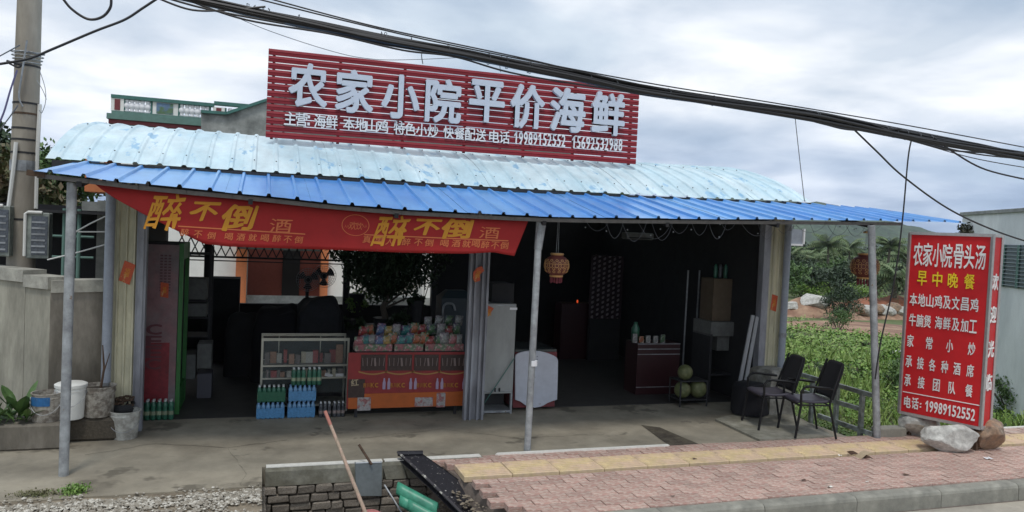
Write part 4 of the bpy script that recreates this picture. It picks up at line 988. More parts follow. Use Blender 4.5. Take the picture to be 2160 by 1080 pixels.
# overhead cable bundle
BN = [(-700, -300), (-200, -170), (100, -84), (300, -34), (400, -12), (520, 16), (660, 46), (800, 74), (960, 103), (1100, 134), (1230, 160), (1350, 184), (1500, 207), (1700, 238), (1800, 258), (1930, 284), (2060, 306), (2200, 330), (2500, 372), (2900, 415)]
cb = thing('overhead_cables', 'thick black bundle of overhead cables sagging across the whole sky', 'cables', ony(1100, 134, 6.3))
rs = random.Random(3)
for k in range(15):
    o1, o2 = rs.uniform(-9, 8), rs.uniform(-.06, .06); ph = rs.uniform(0, 6); amp = rs.uniform(1, 4.0)
    pts = [(x, y+o1*(0.75+0.35*math.sin(x*.003+ph))+amp*math.sin(x*.011+ph)+7-4*x/2160) for x, y in BN]
    mb = MB(); wire(mb, pts, 6.3+o2, rs.choice((.011, .014, .017, .021)), samp=8); obj('cable', mb, m_cable, cb)
for pts, r in (([(480, -18), (900, 84), (1350, 172), (1620, 215), (1900, 262), (2200, 318)], .006), ([(560, -5), (800, 58), (1100, 122), (1350, 178), (1700, 232)], .006),
               ([(400, 2), (520, 42), (700, 72), (850, 106), (960, 120), (1100, 158), (1350, 196), (1500, 212)], .008), ([(330, -5), (400, 20), (470, 22), (560, 14)], .008), ([(345, -6), (420, 15), (500, 32), (600, 50)], .008),
               ([(1660, 240), (1740, 262), (1800, 274), (1900, 272)], .010), ([(1840, 262), (1950, 300), (2060, 325), (2190, 338)], .008), ([(1860, 270), (1980, 312), (2080, 322), (2190, 322)], .010), ([(1800, 262), (1950, 305), (2060, 335), (2190, 358)], .005),
               ([(1970, 290), (2010, 320), (2080, 358), (2190, 384)], .009), ([(1790, 262), (1850, 320), (1905, 372), (2000, 440), (2100, 487), (2200, 520)], .009)):
    mb = MB(); wire(mb, pts, 6.25, r, samp=8); obj('cable', mb, m_cable, cb)
for k in range(26):  # ties
    i = rs.uniform(5, 15.9); j = int(i); f_ = i-j; x = BN[j][0]*(1-f_)+BN[j+1][0]*f_; y = BN[j][1]*(1-f_)+BN[j+1][1]*f_+5
    c_ = ony(x, y, 6.3); mb = MB(); mb.tube([c_+Vector((rs.uniform(-.01, .01), math.cos(a_)*.05, math.sin(a_)*.05)) for a_ in np.linspace(0, 6.28, 12)], .003, 4); obj('tie', mb, m_cable2, cb)
def wthing(label, pts, Y, r, m_=m_cable, name='wire'):
    mb = MB(); wire(mb, pts, Y, r, samp=10); o = obj(name, mb, m_, org=tuple(ony(*pts[len(pts)//2], Y))); tag(o, label, 'wire')
wthing('black cable loop hanging from the top edge beside the utility pole', [(128, -10), (150, 18), (185, 40), (215, 36), (233, 15), (234, -12)], 7.5, .012)
wthing('dark wire running from the pole bracket up to the cable bundle', [(-20, 138), (60, 124), (110, 104), (200, 66), (262, 42), (300, 18), (345, -12)], 8.0, .012)
wthing('grey wire from the pole strap out of the top left corner', [(42, 95), (0, 118), (-20, 128)], 9.9, .007, m_cable2)
wthing('lilac cable dropping from the pole bracket to the left edge', [(36, 148), (22, 190), (5, 245), (-20, 290)], 9.8, .010, m_lil)
wthing('thin grey wire dropping beside the lilac cable', [(38, 222), (18, 250), (-20, 300)], 9.8, .007, m_cable2)
wthing('long thin pale wire sagging above the roof sign to the right', [(440, 10), (560, 62), (700, 108), (780, 124), (860, 126), (1000, 120)], 9.0, .004, m_cable2)
wthing('thin tie wire hanging from the cables to the roof end', [(1677, 246), (1685, 320), (1697, 425)], 6.6, .004, m_cable2)
wthing('black wire dropping from the cables behind the right lantern post', [(1926, 284), (1916, 330), (1903, 470), (1885, 600), (1858, 720), (1846, 800)], 7.2, .009)
wthing('thin wire from the sign top up to the cables', [(892, 135), (890, 112), (905, 95)], 6.4, .004, m_cable2)
wthing('short crossed wires above the middle of the roof sign', [(1056, 152), (1054, 132), (1058, 118)], 6.4, .003, m_cable2)
t = thing('pole_bracket', 'dark wire bracket clamped on the left of the utility pole', 'bracket', pp(3.65, -.2)); mb = MB(); wire(mb, [(14, 128), (28, 132), (44, 136), (38, 142), (20, 134)], 9.95, .012); obj('hook', mb, m_dark, t)
# ------------------------------------------------------------------ chairs by the railing
m_cf = mat('chair_steel_black', (0.008, 0.008, 0.009), 0.45, spec=.3); m_mesh = mat('chair_black_fabric', (0.006, 0.006, 0.009), 0.95, var=0.2, vscale=20); m_seat = mat('chair_seat', (0.05, 0.045, 0.062), 0.55, var=.2, vscale=6)
def chair(label):
    t = thing('armchair', label, 'chair', (0, 0, 0), 'black armchairs by the railing')
    for s in (-1, 1):
        x = s*.25
        mb = MB(); mb.tube([(x*1.05, -.26, 0), (x, -.20, .43), (x*1.02, -.21, .60), (x*1.02, -.17, .655), (x*1.02, -.10, .67), (x*1.02, .22, .64)], .016, 8); obj('leg', mb, m_cf, t)
        mb = MB(); mb.tube([(x*1.04, .30, 0), (x*.92, .20, .43), (x*.9, .24, .60), (x*.8, .36, .97)], .015, 8); obj('leg', mb, m_cf, t)
        mb = MB(); g = []
        for k in range(9): y = -.16+.34*k/8; g.append([(x*1.02-.026, y, .675-.02*k/8), (x*1.02, y, .688-.02*k/8), (x*1.02+.026, y, .675-.02*k/8)])
        mb.sheet(g); obj('armrest', mb, m_cf, t, smooth=True)
    g = []
    for i in range(9):
        u = -1+i/4; row = []
        for j in range(9):
            v = j/8; row.append((u*.225*(1-.06*(j == 0)), -.23+.44*v, .45-.02*(v < .1)-.018*math.sin(v*3.1)+.012*abs(u)**3))
        g.append(row)
    mb = MB(); mb.sheet(g); o = obj('seat', mb, m_seat, t, smooth=True); q = o.modifiers.new('s', 'SOLIDIFY'); q.thickness = .035
    mb = MB(); mb.tube([(-.235, .2, .425), (-.24, -.22, .425), (.24, -.22, .425), (.235, .2, .425), (-.235, .2, .425)], .011, 6); obj('seat_frame', mb, m_cf, t)
    g = []
    for i in range(13):
        v = i/12; ww = .215*(1-.22*max(0, (v-.72)/.28)**2.2); row = []
        for j in range(9):
            u = -1+j/4; row.append((u*ww, .225+.145*v-.03*(1-u*u)*0+.03*(1-u*u), .50+.47*v-.012*abs(u)**4*(v > .9)))
        g.append(row)
    mb = MB(); mb.sheet(g); o = obj('backrest', mb, m_mesh, t, smooth=True); q = o.modifiers.new('s', 'SOLIDIFY'); q.thickness = .03
    return t
ca = chair('black metal armchair farther from the camera, beside the concrete stub'); ca.scale = (.94, .94, .96)
HA = math.radians(-101)
p = onz(1624, 903); ca.location = (p.x-.02, p.y+.02, 0.03); ca.rotation_euler = (0, 0, HA)
cbk = copy_tree(ca); cbk['label'] = 'black metal armchair nearer the camera, at the open end of the raised slab'; p = onz(1702, 921); cbk.location = (p.x, p.y+.04, 0.03); cbk.rotation_euler = (0, 0, HA-.04)
# third dark stool/chair in the shade
p = onz(1590, 882); ck = thing('covered_stool', 'dark cloth covered stool in the shade left of the armchairs', 'stool', (p.x, p.y+.1, 0)); q = Vector((p.x, p.y+.12, 0))
mb = MB(); g = []
for j, (r_, z) in enumerate([(.0, .47), (.19, .46), (.22, .40), (.235, .2), (.25, .05)]): g.append([(q.x+r_*(1+.08*math.sin(5*a_+j))*math.cos(a_), q.y+r_*(1+.08*math.sin(5*a_+j))*math.sin(a_), z) for a_ in np.linspace(0, 2*math.pi, 25)])
mb.sheet(g); obj('cloth', mb, m_mesh, ck, smooth=True)
for dx, dy in ((-.12, -.12), (.12, -.12), (.12, .12), (-.12, .12)): mb = MB(); mb.tube([(q.x+dx, q.y+dy, 0), (q.x+dx, q.y+dy, .42)], .012, 6); obj('leg', mb, m_cf, ck)

# ------------------------------------------------------------------ railing at the right
m_rail = mat('rail_paint', (0.29, 0.33, 0.31), 0.6, var=0.35, vscale=6, col2=(.13, .14, .12), spots=((.16, .10, .06), 9, .66))
XR = 7.47; ra_ = thing('railing', 'weathered grey green metal railing running back beside the chairs', 'railing', (XR, 8.4, -.2))
RAILS = [(7.62, .53, 9.45, .54), (7.8, .31, 8.95, .30), (7.6, .04, 8.6, .04), (8.05, -.14, 9.35, -.14)]
for (ya_, za_, yb_, zb_) in RAILS:
    mb = MB(); mb.bar((XR, ya_, za_), (XR, yb_, zb_), .045, .055); obj('rail', mb, m_rail, ra_)
for y in (7.82, 8.27, 8.75, 9.2):
    mb = MB(); mb.bar((XR, y, -.75), (XR, y, .52), .05, .05, up=(1, 0, 0)); obj('upright', mb, m_rail, ra_)
# low concrete block beside the right canopy post
p, q = onz(1858, 925), onz(1925, 927); mb = MB(); mb.box(((p.x+q.x)/2, p.y+.08, .06), (q.x-p.x, .16, .125), rz=-.05, bev=.012); o = obj('kerb_block', mb, m_kerb, org=((p.x+q.x)/2, p.y, 0)); tag(o, 'loose concrete kerb block lying at the foot of the right canopy post', 'block')

# ------------------------------------------------------------------ rocks
m_rock = mat('pale_rock', (0.55, 0.54, 0.50), 0.9, var=.35, vscale=7, col2=(0.38, 0.37, 0.34), bump=.9, bscale=18, spots=((.16, .15, .14), 8, .66))
m_rockb = mat('brown_rock', (0.34, 0.22, 0.14), 0.9, var=.4, vscale=6, col2=(0.22, 0.17, 0.13), bump=.9, bscale=18, spots=((.42, .36, .3), 7, .62))
def rock(name, label, c, r, seed, m, cuts=9, rz=0, cat='rock'):
    import bmesh
    bm = bmesh.new(); bmesh.ops.create_icosphere(bm, subdivisions=4, radius=1.0); rs = random.Random(seed)
    pl_ = [(Vector((rs.gauss(0, 1), rs.gauss(0, 1), rs.gauss(0, .8))).normalized(), rs.uniform(.60, .86)) for _ in range(cuts+3)]
    for v in bm.verts:
        for n_, d in pl_:
            e = v.co.dot(n_)
            if e > d: v.co -= n_*(e-d)*.97
        v.co *= 1+.09*mnoise.noise(v.co*2.3+Vector((seed, 0, 0)))+.035*mnoise.noise(v.co*6+Vector((seed, 0, 0)))+.012*mnoise.noise(v.co*15)
        v.co = Matrix.Rotation(rz, 3, 'Z')@Vector((v.co.x*r[0], v.co.y*r[1], v.co.z*r[2]))
    zmin = min(v.co.z for v in bm.verts)
    me = bpy.data.meshes.new(name); bm.to_mesh(me); bm.free(); me.materials.append(m)
    o = bpy.data.objects.new(name, me); COL.objects.link(o); o.location = (c[0], c[1], c[2]-zmin-.015); smooth_by_angle(o, 14); tag(o, label, cat); return o
p = onz(2033, 962); rock('rock', 'large pale grey rock in front of the sign box, nearest the camera', (p.x, p.y+.20, 0), (.35, .22, .175), 3, m_rock, cuts=9, rz=-.25)
p = onz(1953, 928); rock('rock', 'pale rough rock under the left end of the sign box', (p.x+.07, p.y+.17, 0), (.27, .2, .19), 8, m_rock, cuts=6, rz=-.2)
p = onz(2100, 958); rock('rock', 'brown angular rock under the right end of the sign box', (p.x+.03, p.y+.2, 0), (.24, .22, .22), 21, m_rockb, cuts=8)
# cardboard scrap and litter on the pavers
t = thing('cardboard_scrap', 'crumpled cardboard scrap lying on the red pavers', 'litter', onz(1825, 968))
m_card = mat('cardboard', (.42, .33, .22), .9, var=.2, vscale=9); m_cardd = mat('cardboard_dark', (.10, .06, .04), .9)
a, b = onz(1795, 962), onz(1850, 978)
mb = MB(); mb.sheet([[(a.x+(b.x-a.x)*u+.0, a.y+(b.y-a.y)*u+.07*v, .012+.03*abs(math.sin(u*6))+.02*v) for v in (0, .5, 1)] for u in np.linspace(0, 1, 9)]); o = obj('flap', mb, m_cardd, t)
c_ = onz(1830, 972); mb = MB(); mb.sheet([[(c_.x-.07+.17*u, c_.y+.02+.1*v-.02*u, .015+.07*math.sin(u*2.2)) for v in (0, 1)] for u in np.linspace(0, 1, 7)]); obj('flap', mb, m_card, t)
def litter(label, px, py, s, m):
    p = onz(px, py); mb = MB(); rs = random.Random(px); mb.sheet([[(p.x+s*u, p.y+s*.6*v, .018+abs(rs.gauss(0, .008))) for v in (0, .5, 1)] for u in (0, .33, .66, 1)]); o = obj('litter', mb, m, org=(p.x, p.y, 0)); tag(o, label, 'litter')
litter('crumpled clear plastic scrap right of the near pale rock', 2082, 972, .1, m_letw); litter('small white paper scrap on the pavers left of the cardboard', 1770, 966, .04, m_white)
litter('tiny white scrap on the pavers below the cardboard', 1827, 1021, .035, m_white); litter('dark leaf litter on the pavers left of the kerb middle', 1692, 1018, .06, m_cardd)
litter('dark leaf litter on the pavers below the sign', 1908, 1007, .07, m_cardd); litter('small dark leaf on the pavers near the centre', 1416, 1052, .035, m_cardd); litter('pale torn scrap near the kerb', 1748, 1032, .05, m_white)
litter('dark bit on the yellow tiles', 1462, 973, .05, m_cardd)

# ------------------------------------------------------------------ things in the pit
m_blackp = mat('bitumen_black', (0.018, 0.017, 0.022), 0.55, var=.3, vscale=8, spots=((.50, .48, .45), 34, .645), bump=.3)
YA, YBt = 7.62, 5.9
a0, a1 = ony(842, 962, YA), ony(893, 961, YA); b0, b1 = ony(965, 1080, 6.75), ony(1052, 1080, 6.75)
def ext(p, q, s): return p+(q-p)*s
pk = thing('plank', 'black bitumen-covered plank with white paint specks sloping off the coping into the pit', 'plank', a0)
g = []; gl = []; grr = []
for s in np.linspace(-.03, 2.2, 26):
    p_, q_ = ext(a0, b0, s), ext(a1, b1, s); z = .012*math.sin(s*3); p_ = p_+Vector((0, 0, z)); q_ = q_+Vector((0, 0, z)); g.append([p_.lerp(q_, f_) for f_ in np.linspace(0, 1, 6)]); gl.append([p_+Vector((0, 0, .028)), p_+Vector((0, 0, -.05))]); grr.append([q_+Vector((0, 0, .012)), q_+Vector((0, 0, -.05))])
mb = MB(); mb.sheet(g); mb.sheet([[r_[0]+Vector((0, 0, -.045)), r_[-1]+Vector((0, 0, -.045))] for r_ in g]); mb.sheet(grr); obj('board', mb, m_blackp, pk)
mb = MB(); mb.tube([r_[0] for r_ in gl], .013, 6); obj('rim', mb, mat('rim_speckled', (.05, .045, .05), .6, spots=((.5, .48, .42), 14, .58)), pk)
p_, q_ = a0+Vector((-.01, .02, .02)), a1+Vector((-.005, .02, .02)); mb = MB(); mb.tube([p_, q_], .028, 8); obj('rolled_end', mb, m_blackp, pk)
# wooden pole
m_wood = mat('bare_wood_pole', (.50, .34, .26), .75, var=.3, vscale=6, col2=(.38, .30, .22), stretch=(6, 6, 1)); m_ptip = mat('pole_tip', (.42, .17, .13), .7)
a, b = ony(686, 868, 7.15), ony(770, 1080, 6.72); d = (b-a)
t = thing('wooden_pole', 'long bare wooden pole leaning out of the pit', 'pole', b); mb = MB(); mb.tube([a, a+d*.2, a+d*.6, a+d*1.35], [.013, .015, .0165, .019], 10); obj('shaft', mb, m_wood, t, auto=True)
mb = MB(); mb.tube([a-d*.004, a+d*.14], .0158, 10); obj('tip', mb, m_ptip, t)
# grey sheet-metal dustpan with stub handle
t = thing('dustpan', 'grey sheet metal dustpan with a short wooden handle hooked over the coping', 'dustpan', ony(778, 1010, 7.5))
Yd = 7.53; c = [ony(750, 977, Yd), ony(805, 975, Yd), ony(804, 1046, Yd), ony(752, 1046, Yd)]
m_zinc = mat('dull_zinc', (.21, .235, .24), .55, metal=.3, var=.2, vscale=5)
mb = MB(); mb.sheet([[c[0], c[1]], [c[0].lerp(c[3], .5), c[1].lerp(c[2], .5)], [c[3], c[2]]]); o = obj('blade', mb, m_zinc, t); o.modifiers.new('s', 'SOLIDIFY').thickness = .004
for p_, q_ in ((c[0], c[3]), (c[1], c[2])): mb = MB(); mb.bar(p_+Vector((0, .02, 0)), q_+Vector((0, .02, 0)), .006, .05, up=(0, 1, 0)); obj('side_flange', mb, m_zinc, t)
mb = MB(); mb.tube([c[0], c[1]], .008, 6); obj('rolled_lip', mb, mat('zinc_bright', (.5, .52, .53), .35, metal=.6), t)
mb = MB(); mb.tube([ony(757, 938, 7.62), ony(784, 980, 7.5)], .013, 8); obj('handle', mb, m_rust, t)
# grey thin pipe and green tile
t = thing('thin_pipe', 'thin grey pipe leaning in the pit beside the green tiles', 'pipe', ony(828, 1050, 7.3)); mb = MB(); a, b = ony(811, 1023, 7.35), ony(848, 1082, 7.1); mb.tube([a, b, a+(b-a)*1.6], .009, 8); obj('shaft', mb, m_galv, t)
m_green = mat('green_plastic_tile', (.06, .30, .19), .4, var=.25, vscale=6, col2=(.04, .2, .13)); 
gt = thing('green_tiles', 'stack of translucent green corrugated roofing in the pit beneath the plank', 'roofing sheet', ony(880, 1060, 7.0))
for k, (px, py) in enumerate(((832, 1026), (838, 1050), (855, 1060), (905, 1088))):
    c0 = ony(px, py, 7.1-.06*k); g = []
    r_ = .055
    for s in np.linspace(0, 1, 8):
        g.append([(c0.x+.34*s+.03-.02*math.cos(a_), c0.y-.5*s*.5-r_*math.cos(a_), c0.z-.14*s-.04+r_*1.4*math.sin(a_)) for a_ in np.linspace(-.2, math.pi*.98, 12)])
    mb = MB(); mb.sheet(g); o = obj('tile', mb, m_green, gt, smooth=True); o.modifiers.new('s', 'SOLIDIFY').thickness = .006
p = ony(782, 1082, 6.9); mb = MB(); mb.lathe(p+Vector((0, 0, -.07)), [(.13, 0), (.12, .05), (.07, .08), (0, .09)], 14); o = obj('pink_cloth', mb, mat('pink_cloth', (.45, .17, .16), .8, var=.3), org=tuple(p)); tag(o, 'crumpled pink cloth at the bottom of the wooden pole', 'cloth')

# ------------------------------------------------------------------ red lanterns
m_lant = mat('lantern_red', (.13, .03, .022), .6, var=.3, vscale=20); m_lg = mat('lantern_gold', (.50, .28, .11), .4, metal=.3); m_tas = mat('tassel_red', (.14, .02, .03), .8)
def lantern(label, px, ptop, pbot, Y, hang_px):
    c = ony(px, (ptop+pbot)/2, Y); zt_, zb_ = ony(px, ptop, Y).z, ony(px, pbot, Y).z; h = zt_-zb_; R_ = h*.47
    t = thing('red_lantern', label, 'lantern', c, 'round festival lanterns under the canopy')
    pr = [(R_*.52, zt_-c.z), (R_*.54, zt_-c.z-h*.09)] + [(R_*(.55+.45*math.sin(a_)), h*.36*math.cos(a_)*.95+h*.06) for a_ in np.linspace(.25, 2.9, 12)] + [(R_*.55, zb_-c.z+h*.2), (R_*.5, zb_-c.z+h*.13)]
    mb = MB(); mb.lathe(c, pr, 20); obj('body', mb, m_lant, t, smooth=True)
    mb = MB(); rs = random.Random(2)
    for el in (-.75, -.35, 0, .3, .62):
        n_ = 13
        for k in range(n_):
            a_ = 2*math.pi*(k+.5*(int(el*10) % 2))/n_; rr = R_*(.55+.45*math.cos(el))+.003; z_ = h*.36*math.sin(el)*.95+h*.06; d = Vector((math.cos(a_)*math.cos(el), math.sin(a_)*math.cos(el), math.sin(el))); s_ = d.cross(Vector((0, 0, 1))).normalized(); u_ = s_.cross(d); ri = h*(.075 if abs(el) < .1 else .05)
            cc = c+Vector((math.cos(a_)*rr, math.sin(a_)*rr, z_)); mb.tube([cc+(s_*math.cos(q)+u_*math.sin(q))*ri for q in np.linspace(0, 6.283, 9)], .0035, 4, cap=False)
    obj('gold_rings', mb, m_lg, t)
    for z_, r_ in ((zt_-c.z, R_*.53), (zb_-c.z+h*.15, R_*.53)): mb = MB(); mb.lathe(c, [(r_, z_-.012), (r_+.006, z_), (r_, z_+.012)], 20); obj('band', mb, m_lg, t)
    for k in range(14):
        a_ = 2*math.pi*k/14; mb = MB(); mb.tube([c+Vector((math.cos(a_)*R_*.46, math.sin(a_)*R_*.46, zb_-c.z+h*.14)), c+Vector((math.cos(a_)*R_*.47, math.sin(a_)*R_*.47, zb_-c.z-.045+.02*random.random()))], [.006, .009], 5); obj('tassel', mb, m_tas, t)
    mb = MB()
    for dx in (-.012, .012): mb.tube([c+Vector((dx, 0, zt_-c.z)), Vector((c.x+dx*.5, Y, 2.62))], .003, 4)
    obj('cord', mb, m_galv, t); mb = MB(); mb.lathe((c.x, Y, 2.6), [(.045, 0), (.045, .02), (.015, .035)], 10); obj('hook_plate', mb, m_lg, t); return t
lantern('gold and red lantern hanging right of the middle canopy post', 1174, 536, 590, 8.0, 1180)
lantern('dark red lantern hanging beside the right canopy post', 1824, 536, 595, 8.1, 1822)
# string lights: thin drooping wires under the canopy edge
sl = thing('fairy_lights', 'thin tangled fairy light wires drooping under the right half of the canopy edge', 'string lights', (5.5, 7.8, 2.5))
rs = random.Random(9); 
for i in range(17):
    x0 = 1235+i*36+rs.uniform(-8, 8); w_ = rs.uniform(35, 80); dr = rs.uniform(18, 55); pts = [(x0, 464), (x0+w_*.25, 464+dr*.75), (x0+w_*.5, 464+dr), (x0+w_*.78, 464+dr*.7), (x0+w_, 465)]
    mb = MB(); wire(mb, pts, 7.85+rs.uniform(-.1, .1), .0022, samp=5); obj('strand', mb, m_cable2, sl)
    for k in range(1):
        q = ony(x0+w_*rs.random(), 464+dr*rs.uniform(.4, .95), 7.85); mb = MB(); mb.box(q, (.010, .010, .014)); obj('bulb', mb, m_galv, sl)
# paper charms on pillars
m_charm = mat('charm_orange', (.55, .09, .03), .6, var=.3, vscale=18, spots=((.6, .4, .15), 16, .6))
def charm(label, px, py, w_, h_, rz, Y, sh='rect'):
    c = ony(px, py, Y); s = Y/1600*1.02; ww, hh = w_*s, h_*s
    poly = {'rect': [(-.5, -.42), (.5, -.5), (.5, .42), (-.5, .5)], 'tri': [(-.5, .5), (.5, .25), (-.4, -.5)], 'knot': [(0, -.5), (.45, -.3), (.2, 0), (.5, .3), (.1, .5), (-.3, .3), (-.5, 0), (-.3, -.35)]}[sh]
    ca_, sa_ = math.cos(rz), math.sin(rz); mb = MB(); mb.prism([(c.x+(u*ww*ca_-v*hh*sa_), Y, c.z+(u*ww*sa_+v*hh*ca_)) for u, v in poly], (0, .006, 0)); o = obj('paper_charm', mb, m_charm, org=tuple(c)); tag(o, label, 'decoration', None)
    o2 = MB(); glyph(o2, '福', 0.0, 0.0, (c.x, Y-.002, c.z), (ca_, 0, sa_), (-sa_, 0, ca_), NY, ww*.45, hh*.4); obj('print', o2, m_gold, o)
charm('orange paper charm pasted aslant on the left cream pillar', 268, 575, 20, 42, -.25, YW-.026)
charm('orange paper charm pasted on the right cream pillar', 1633, 639, 17, 42, -.08, YW-.026)
charm('red knotted charm hung on the middle column', 1008, 578, 22, 38, -.3, YW-.09, 'knot')
charm('folded orange charm on the fridge back beside the middle column', 1032, 659, 20, 36, 0, 9.43, 'tri')

# ------------------------------------------------------------------ shop interior
# red poster cooler at the left
m_poster = mat('poster_pinkgrey', (.25, .135, .145), .6, var=.3, vscale=1.8, col2=(.20, .17, .18), mixlo=.42, mixhi=.6)
m_postr = mat('poster_red', (.23, .02, .03), .5, var=.4, vscale=6); m_pgr = mat('cooler_green', (.03, .16, .035), .5, var=.2)
YCo = 9.95; a, b = ony(292, 700, YCo).x, ony(373, 700, YCo).x; zt_ = ony(330, 512, YCo).z
co = thing('drinks_cooler', 'tall green-framed drinks cooler with a pink and red poster on its side', 'cooler', ((a+b)/2, YCo+.4, 0))
mb = MB(); mb.box(((a+b)/2, YCo+.42, zt_/2+.03), (b-a, .8, zt_-.06)); obj('cabinet', mb, m_dark, co)
mb = MB(); mb.box(((a+b)/2, YCo, zt_*.5+.03), (b-a, .012, zt_-.1)); po = obj('side_poster', mb, m_poster, co)
mb = MB(); zz0 = .12; mb.box(((a+b)/2-.03, YCo-.009, .52), (b-a-.09, .004, .72)); obj('red_band', mb, m_postr, po)
for z_, h_, ch in ((1.05, .20, 'C'), (.82, .2, '百'), (.62, .18, 'C'), (1.9, .13, '冰'), (1.75, .13, '爽'), (1.6, .13, '清')):
    pass
for z_, ch in ((1.04, 'C'), (.90, 'E'), (.76, 'E'), (.62, 'C')): tx = MB(); glyph(tx, ch, .03, 0.0, ((a+b)/2-.04, YCo-.012, z_), UX, UZ, NY, .16, .12); obj('poster_letter', tx, mat('poster_print', (.13, .04, .05), .6), po)
mb = MB()
for r_ in range(13):
    for q_ in range(3): mb.box(((a+b)/2+.02+.045*q_, YCo-.009, 1.93-.035*r_), (.03, .004, .020))
o = obj('fine_print', mb, mat('poster_print2', (.12, .06, .07), .6), po); o['kind'] = 'stuff'
mb = MB(); mb.box((b+.03, YCo+.02, zt_/2), (.045, .06, zt_)); mb.box((b+.03, YCo+.78, zt_/2), (.045, .06, zt_)); mb.box((b+.02, YCo+.4, .15), (.05, .8, .3)); mb.box((b+.02, YCo+.4, zt_-.1), (.05, .8, .2)); obj('green_frame', mb, m_pgr, co)
charm('small orange charm stuck on the cooler poster', 347, 612, 14, 30, 0, YCo-.015)
# bottles standing before the cooler
m_bot = mat('clear_bottle', (.20, .24, .25), .25, var=.2, vscale=9); m_cap = mat('bottle_cap', (.55, .57, .57), .5); m_film = mat('green_film', (.02, .11, .06), .35, var=.3, vscale=14)
m_bb = mat('blue_bottle', (.13, .28, .46), .3, var=.35, vscale=12, rnd=.15); m_gb = mat('green_bottle', (.03, .13, .08), .3, var=.35, vscale=12, rnd=.15); m_db = mat('dark_bottle', (.07, .075, .085), .3, var=.3, vscale=12, rnd=.2)
m_bcap = mat('blue_cap', (.16, .30, .52), .45); m_film_b = mat('blue_film', (.09, .25, .46), .25, var=.35, vscale=16)
prof_b = [(.028, 0), (.031, .02), (.031, .12), (.027, .14), (.031, .16), (.030, .18), (.014, .212), (.013, .218)]
def bottle_mesh(m, s=1): mb = MB(); mb.lathe((0, 0, 0), [(r*s, z*s) for r, z in prof_b], 10); return mesh_of('bottle', mb, m, smooth=True)
def cap_mesh(m, s=1): mb = MB(); mb.lathe((0, 0, .215*s), [(.0155*s, 0), (.0155*s, .018*s), (0, .019*s)], 8); return mesh_of('cap', mb, m)
BM = {k: (bottle_mesh(m_), cap_mesh(c_)) for k, m_, c_ in (('b', m_bb, m_bcap), ('g', m_gb, m_cap), ('d', m_db, m_cap), ('c', m_bot, m_cap))}
def pack(label, c, nx_, ny_, kind, film=None, group=None, s=1.0):
    t = thing('bottle_pack', label, 'bottle pack', c, group); p = .064*s
    for i in range(nx_):
        for j in range(ny_):
            if j > 1: continue
            q = Vector(c)+Vector(((i-(nx_-1)/2)*p, j*p, 0)); o = inst('bottle', BM[kind][0], t, q, sc=(s, s, s)); o2 = inst('cap', BM[kind][1], t, q, sc=(s, s, s)); o2.parent = o; o2.location = (0, 0, 0); o2.scale = (1, 1, 1)
    if ny_ > 2: mb = MB(); mb.box(Vector(c)+Vector((0, p*((ny_-1)/2+.9), .1*s)), (nx_*p, (ny_-2)*p, .19*s)); obj('rear_bottles', mb, m_dark, t)
    for i in range(nx_):
        if kind in 'gd': q = Vector(c)+Vector(((i-(nx_-1)/2)*p, 0, 0)); mb = MB(); mb.lathe(q, [(.0325*s, .06*s), (.0325*s, .105*s)], 10); obj('bottle_label', mb, mat('bottle_paper_'+kind, (.30, .34, .22) if kind == 'g' else (.28, .22, .2), .6, var=.4, vscale=30, rnd=.2), t)
    if film: mb = MB(); mb.box(Vector(c)+Vector((0, -p*.5-.002, .085*s)), (nx_*p*.98, .004, .135*s)); obj('film_band', mb, film, t)
    return t
p = ony(327, 862, 9.62); pack('row of green glass bottles on the floor before the poster', (p.x, 9.72, 0), 6, 2, 'g')
p = ony(570, 880, 9.3)
def atx(px, Y=9.60): return ony(px, 850, Y).x
YBt = 9.60
Wg = 'wrapped packs of blue bottled water'
pack('pack of blue bottled water at the left bottom of the stack before the glass counter', (atx(571), YBt, 0), 6, 4, 'b', m_film_b, Wg, s=.86)
pack('pack of blue bottled water at the right bottom of the stack before the glass counter', (atx(636), YBt, 0), 6, 4, 'b', m_film_b, Wg, s=.86)
pack('pack of blue bottled water on the second layer of the stack, right side', (atx(637), YBt, .202), 6, 4, 'b', m_film_b, Wg, s=.86)
pack('pack of dark green bottles on the second layer of the stack, left side', (atx(572), YBt, .202), 6, 4, 'g', m_film, 'packs of green bottles', s=.86)
pack('left small pack of clear green bottles on top of the water stack', (atx(628), YBt, .404), 3, 2, 'g', None, 'packs of green bottles', s=.9)
pack('right small pack of clear green bottles on top of the water stack', (atx(661), YBt, .404), 3, 2, 'g', None, 'packs of green bottles', s=.9)
pack('left small pack of dark bottles on the floor under the glass counter', (atx(686), YBt-.02, 0), 3, 2, 'd', None, 'packs of dark bottles', s=.8)
pack('right small pack of dark bottles on the floor under the glass counter', (atx(715), YBt-.02, 0), 3, 2, 'd', None, 'packs of dark bottles', s=.8)
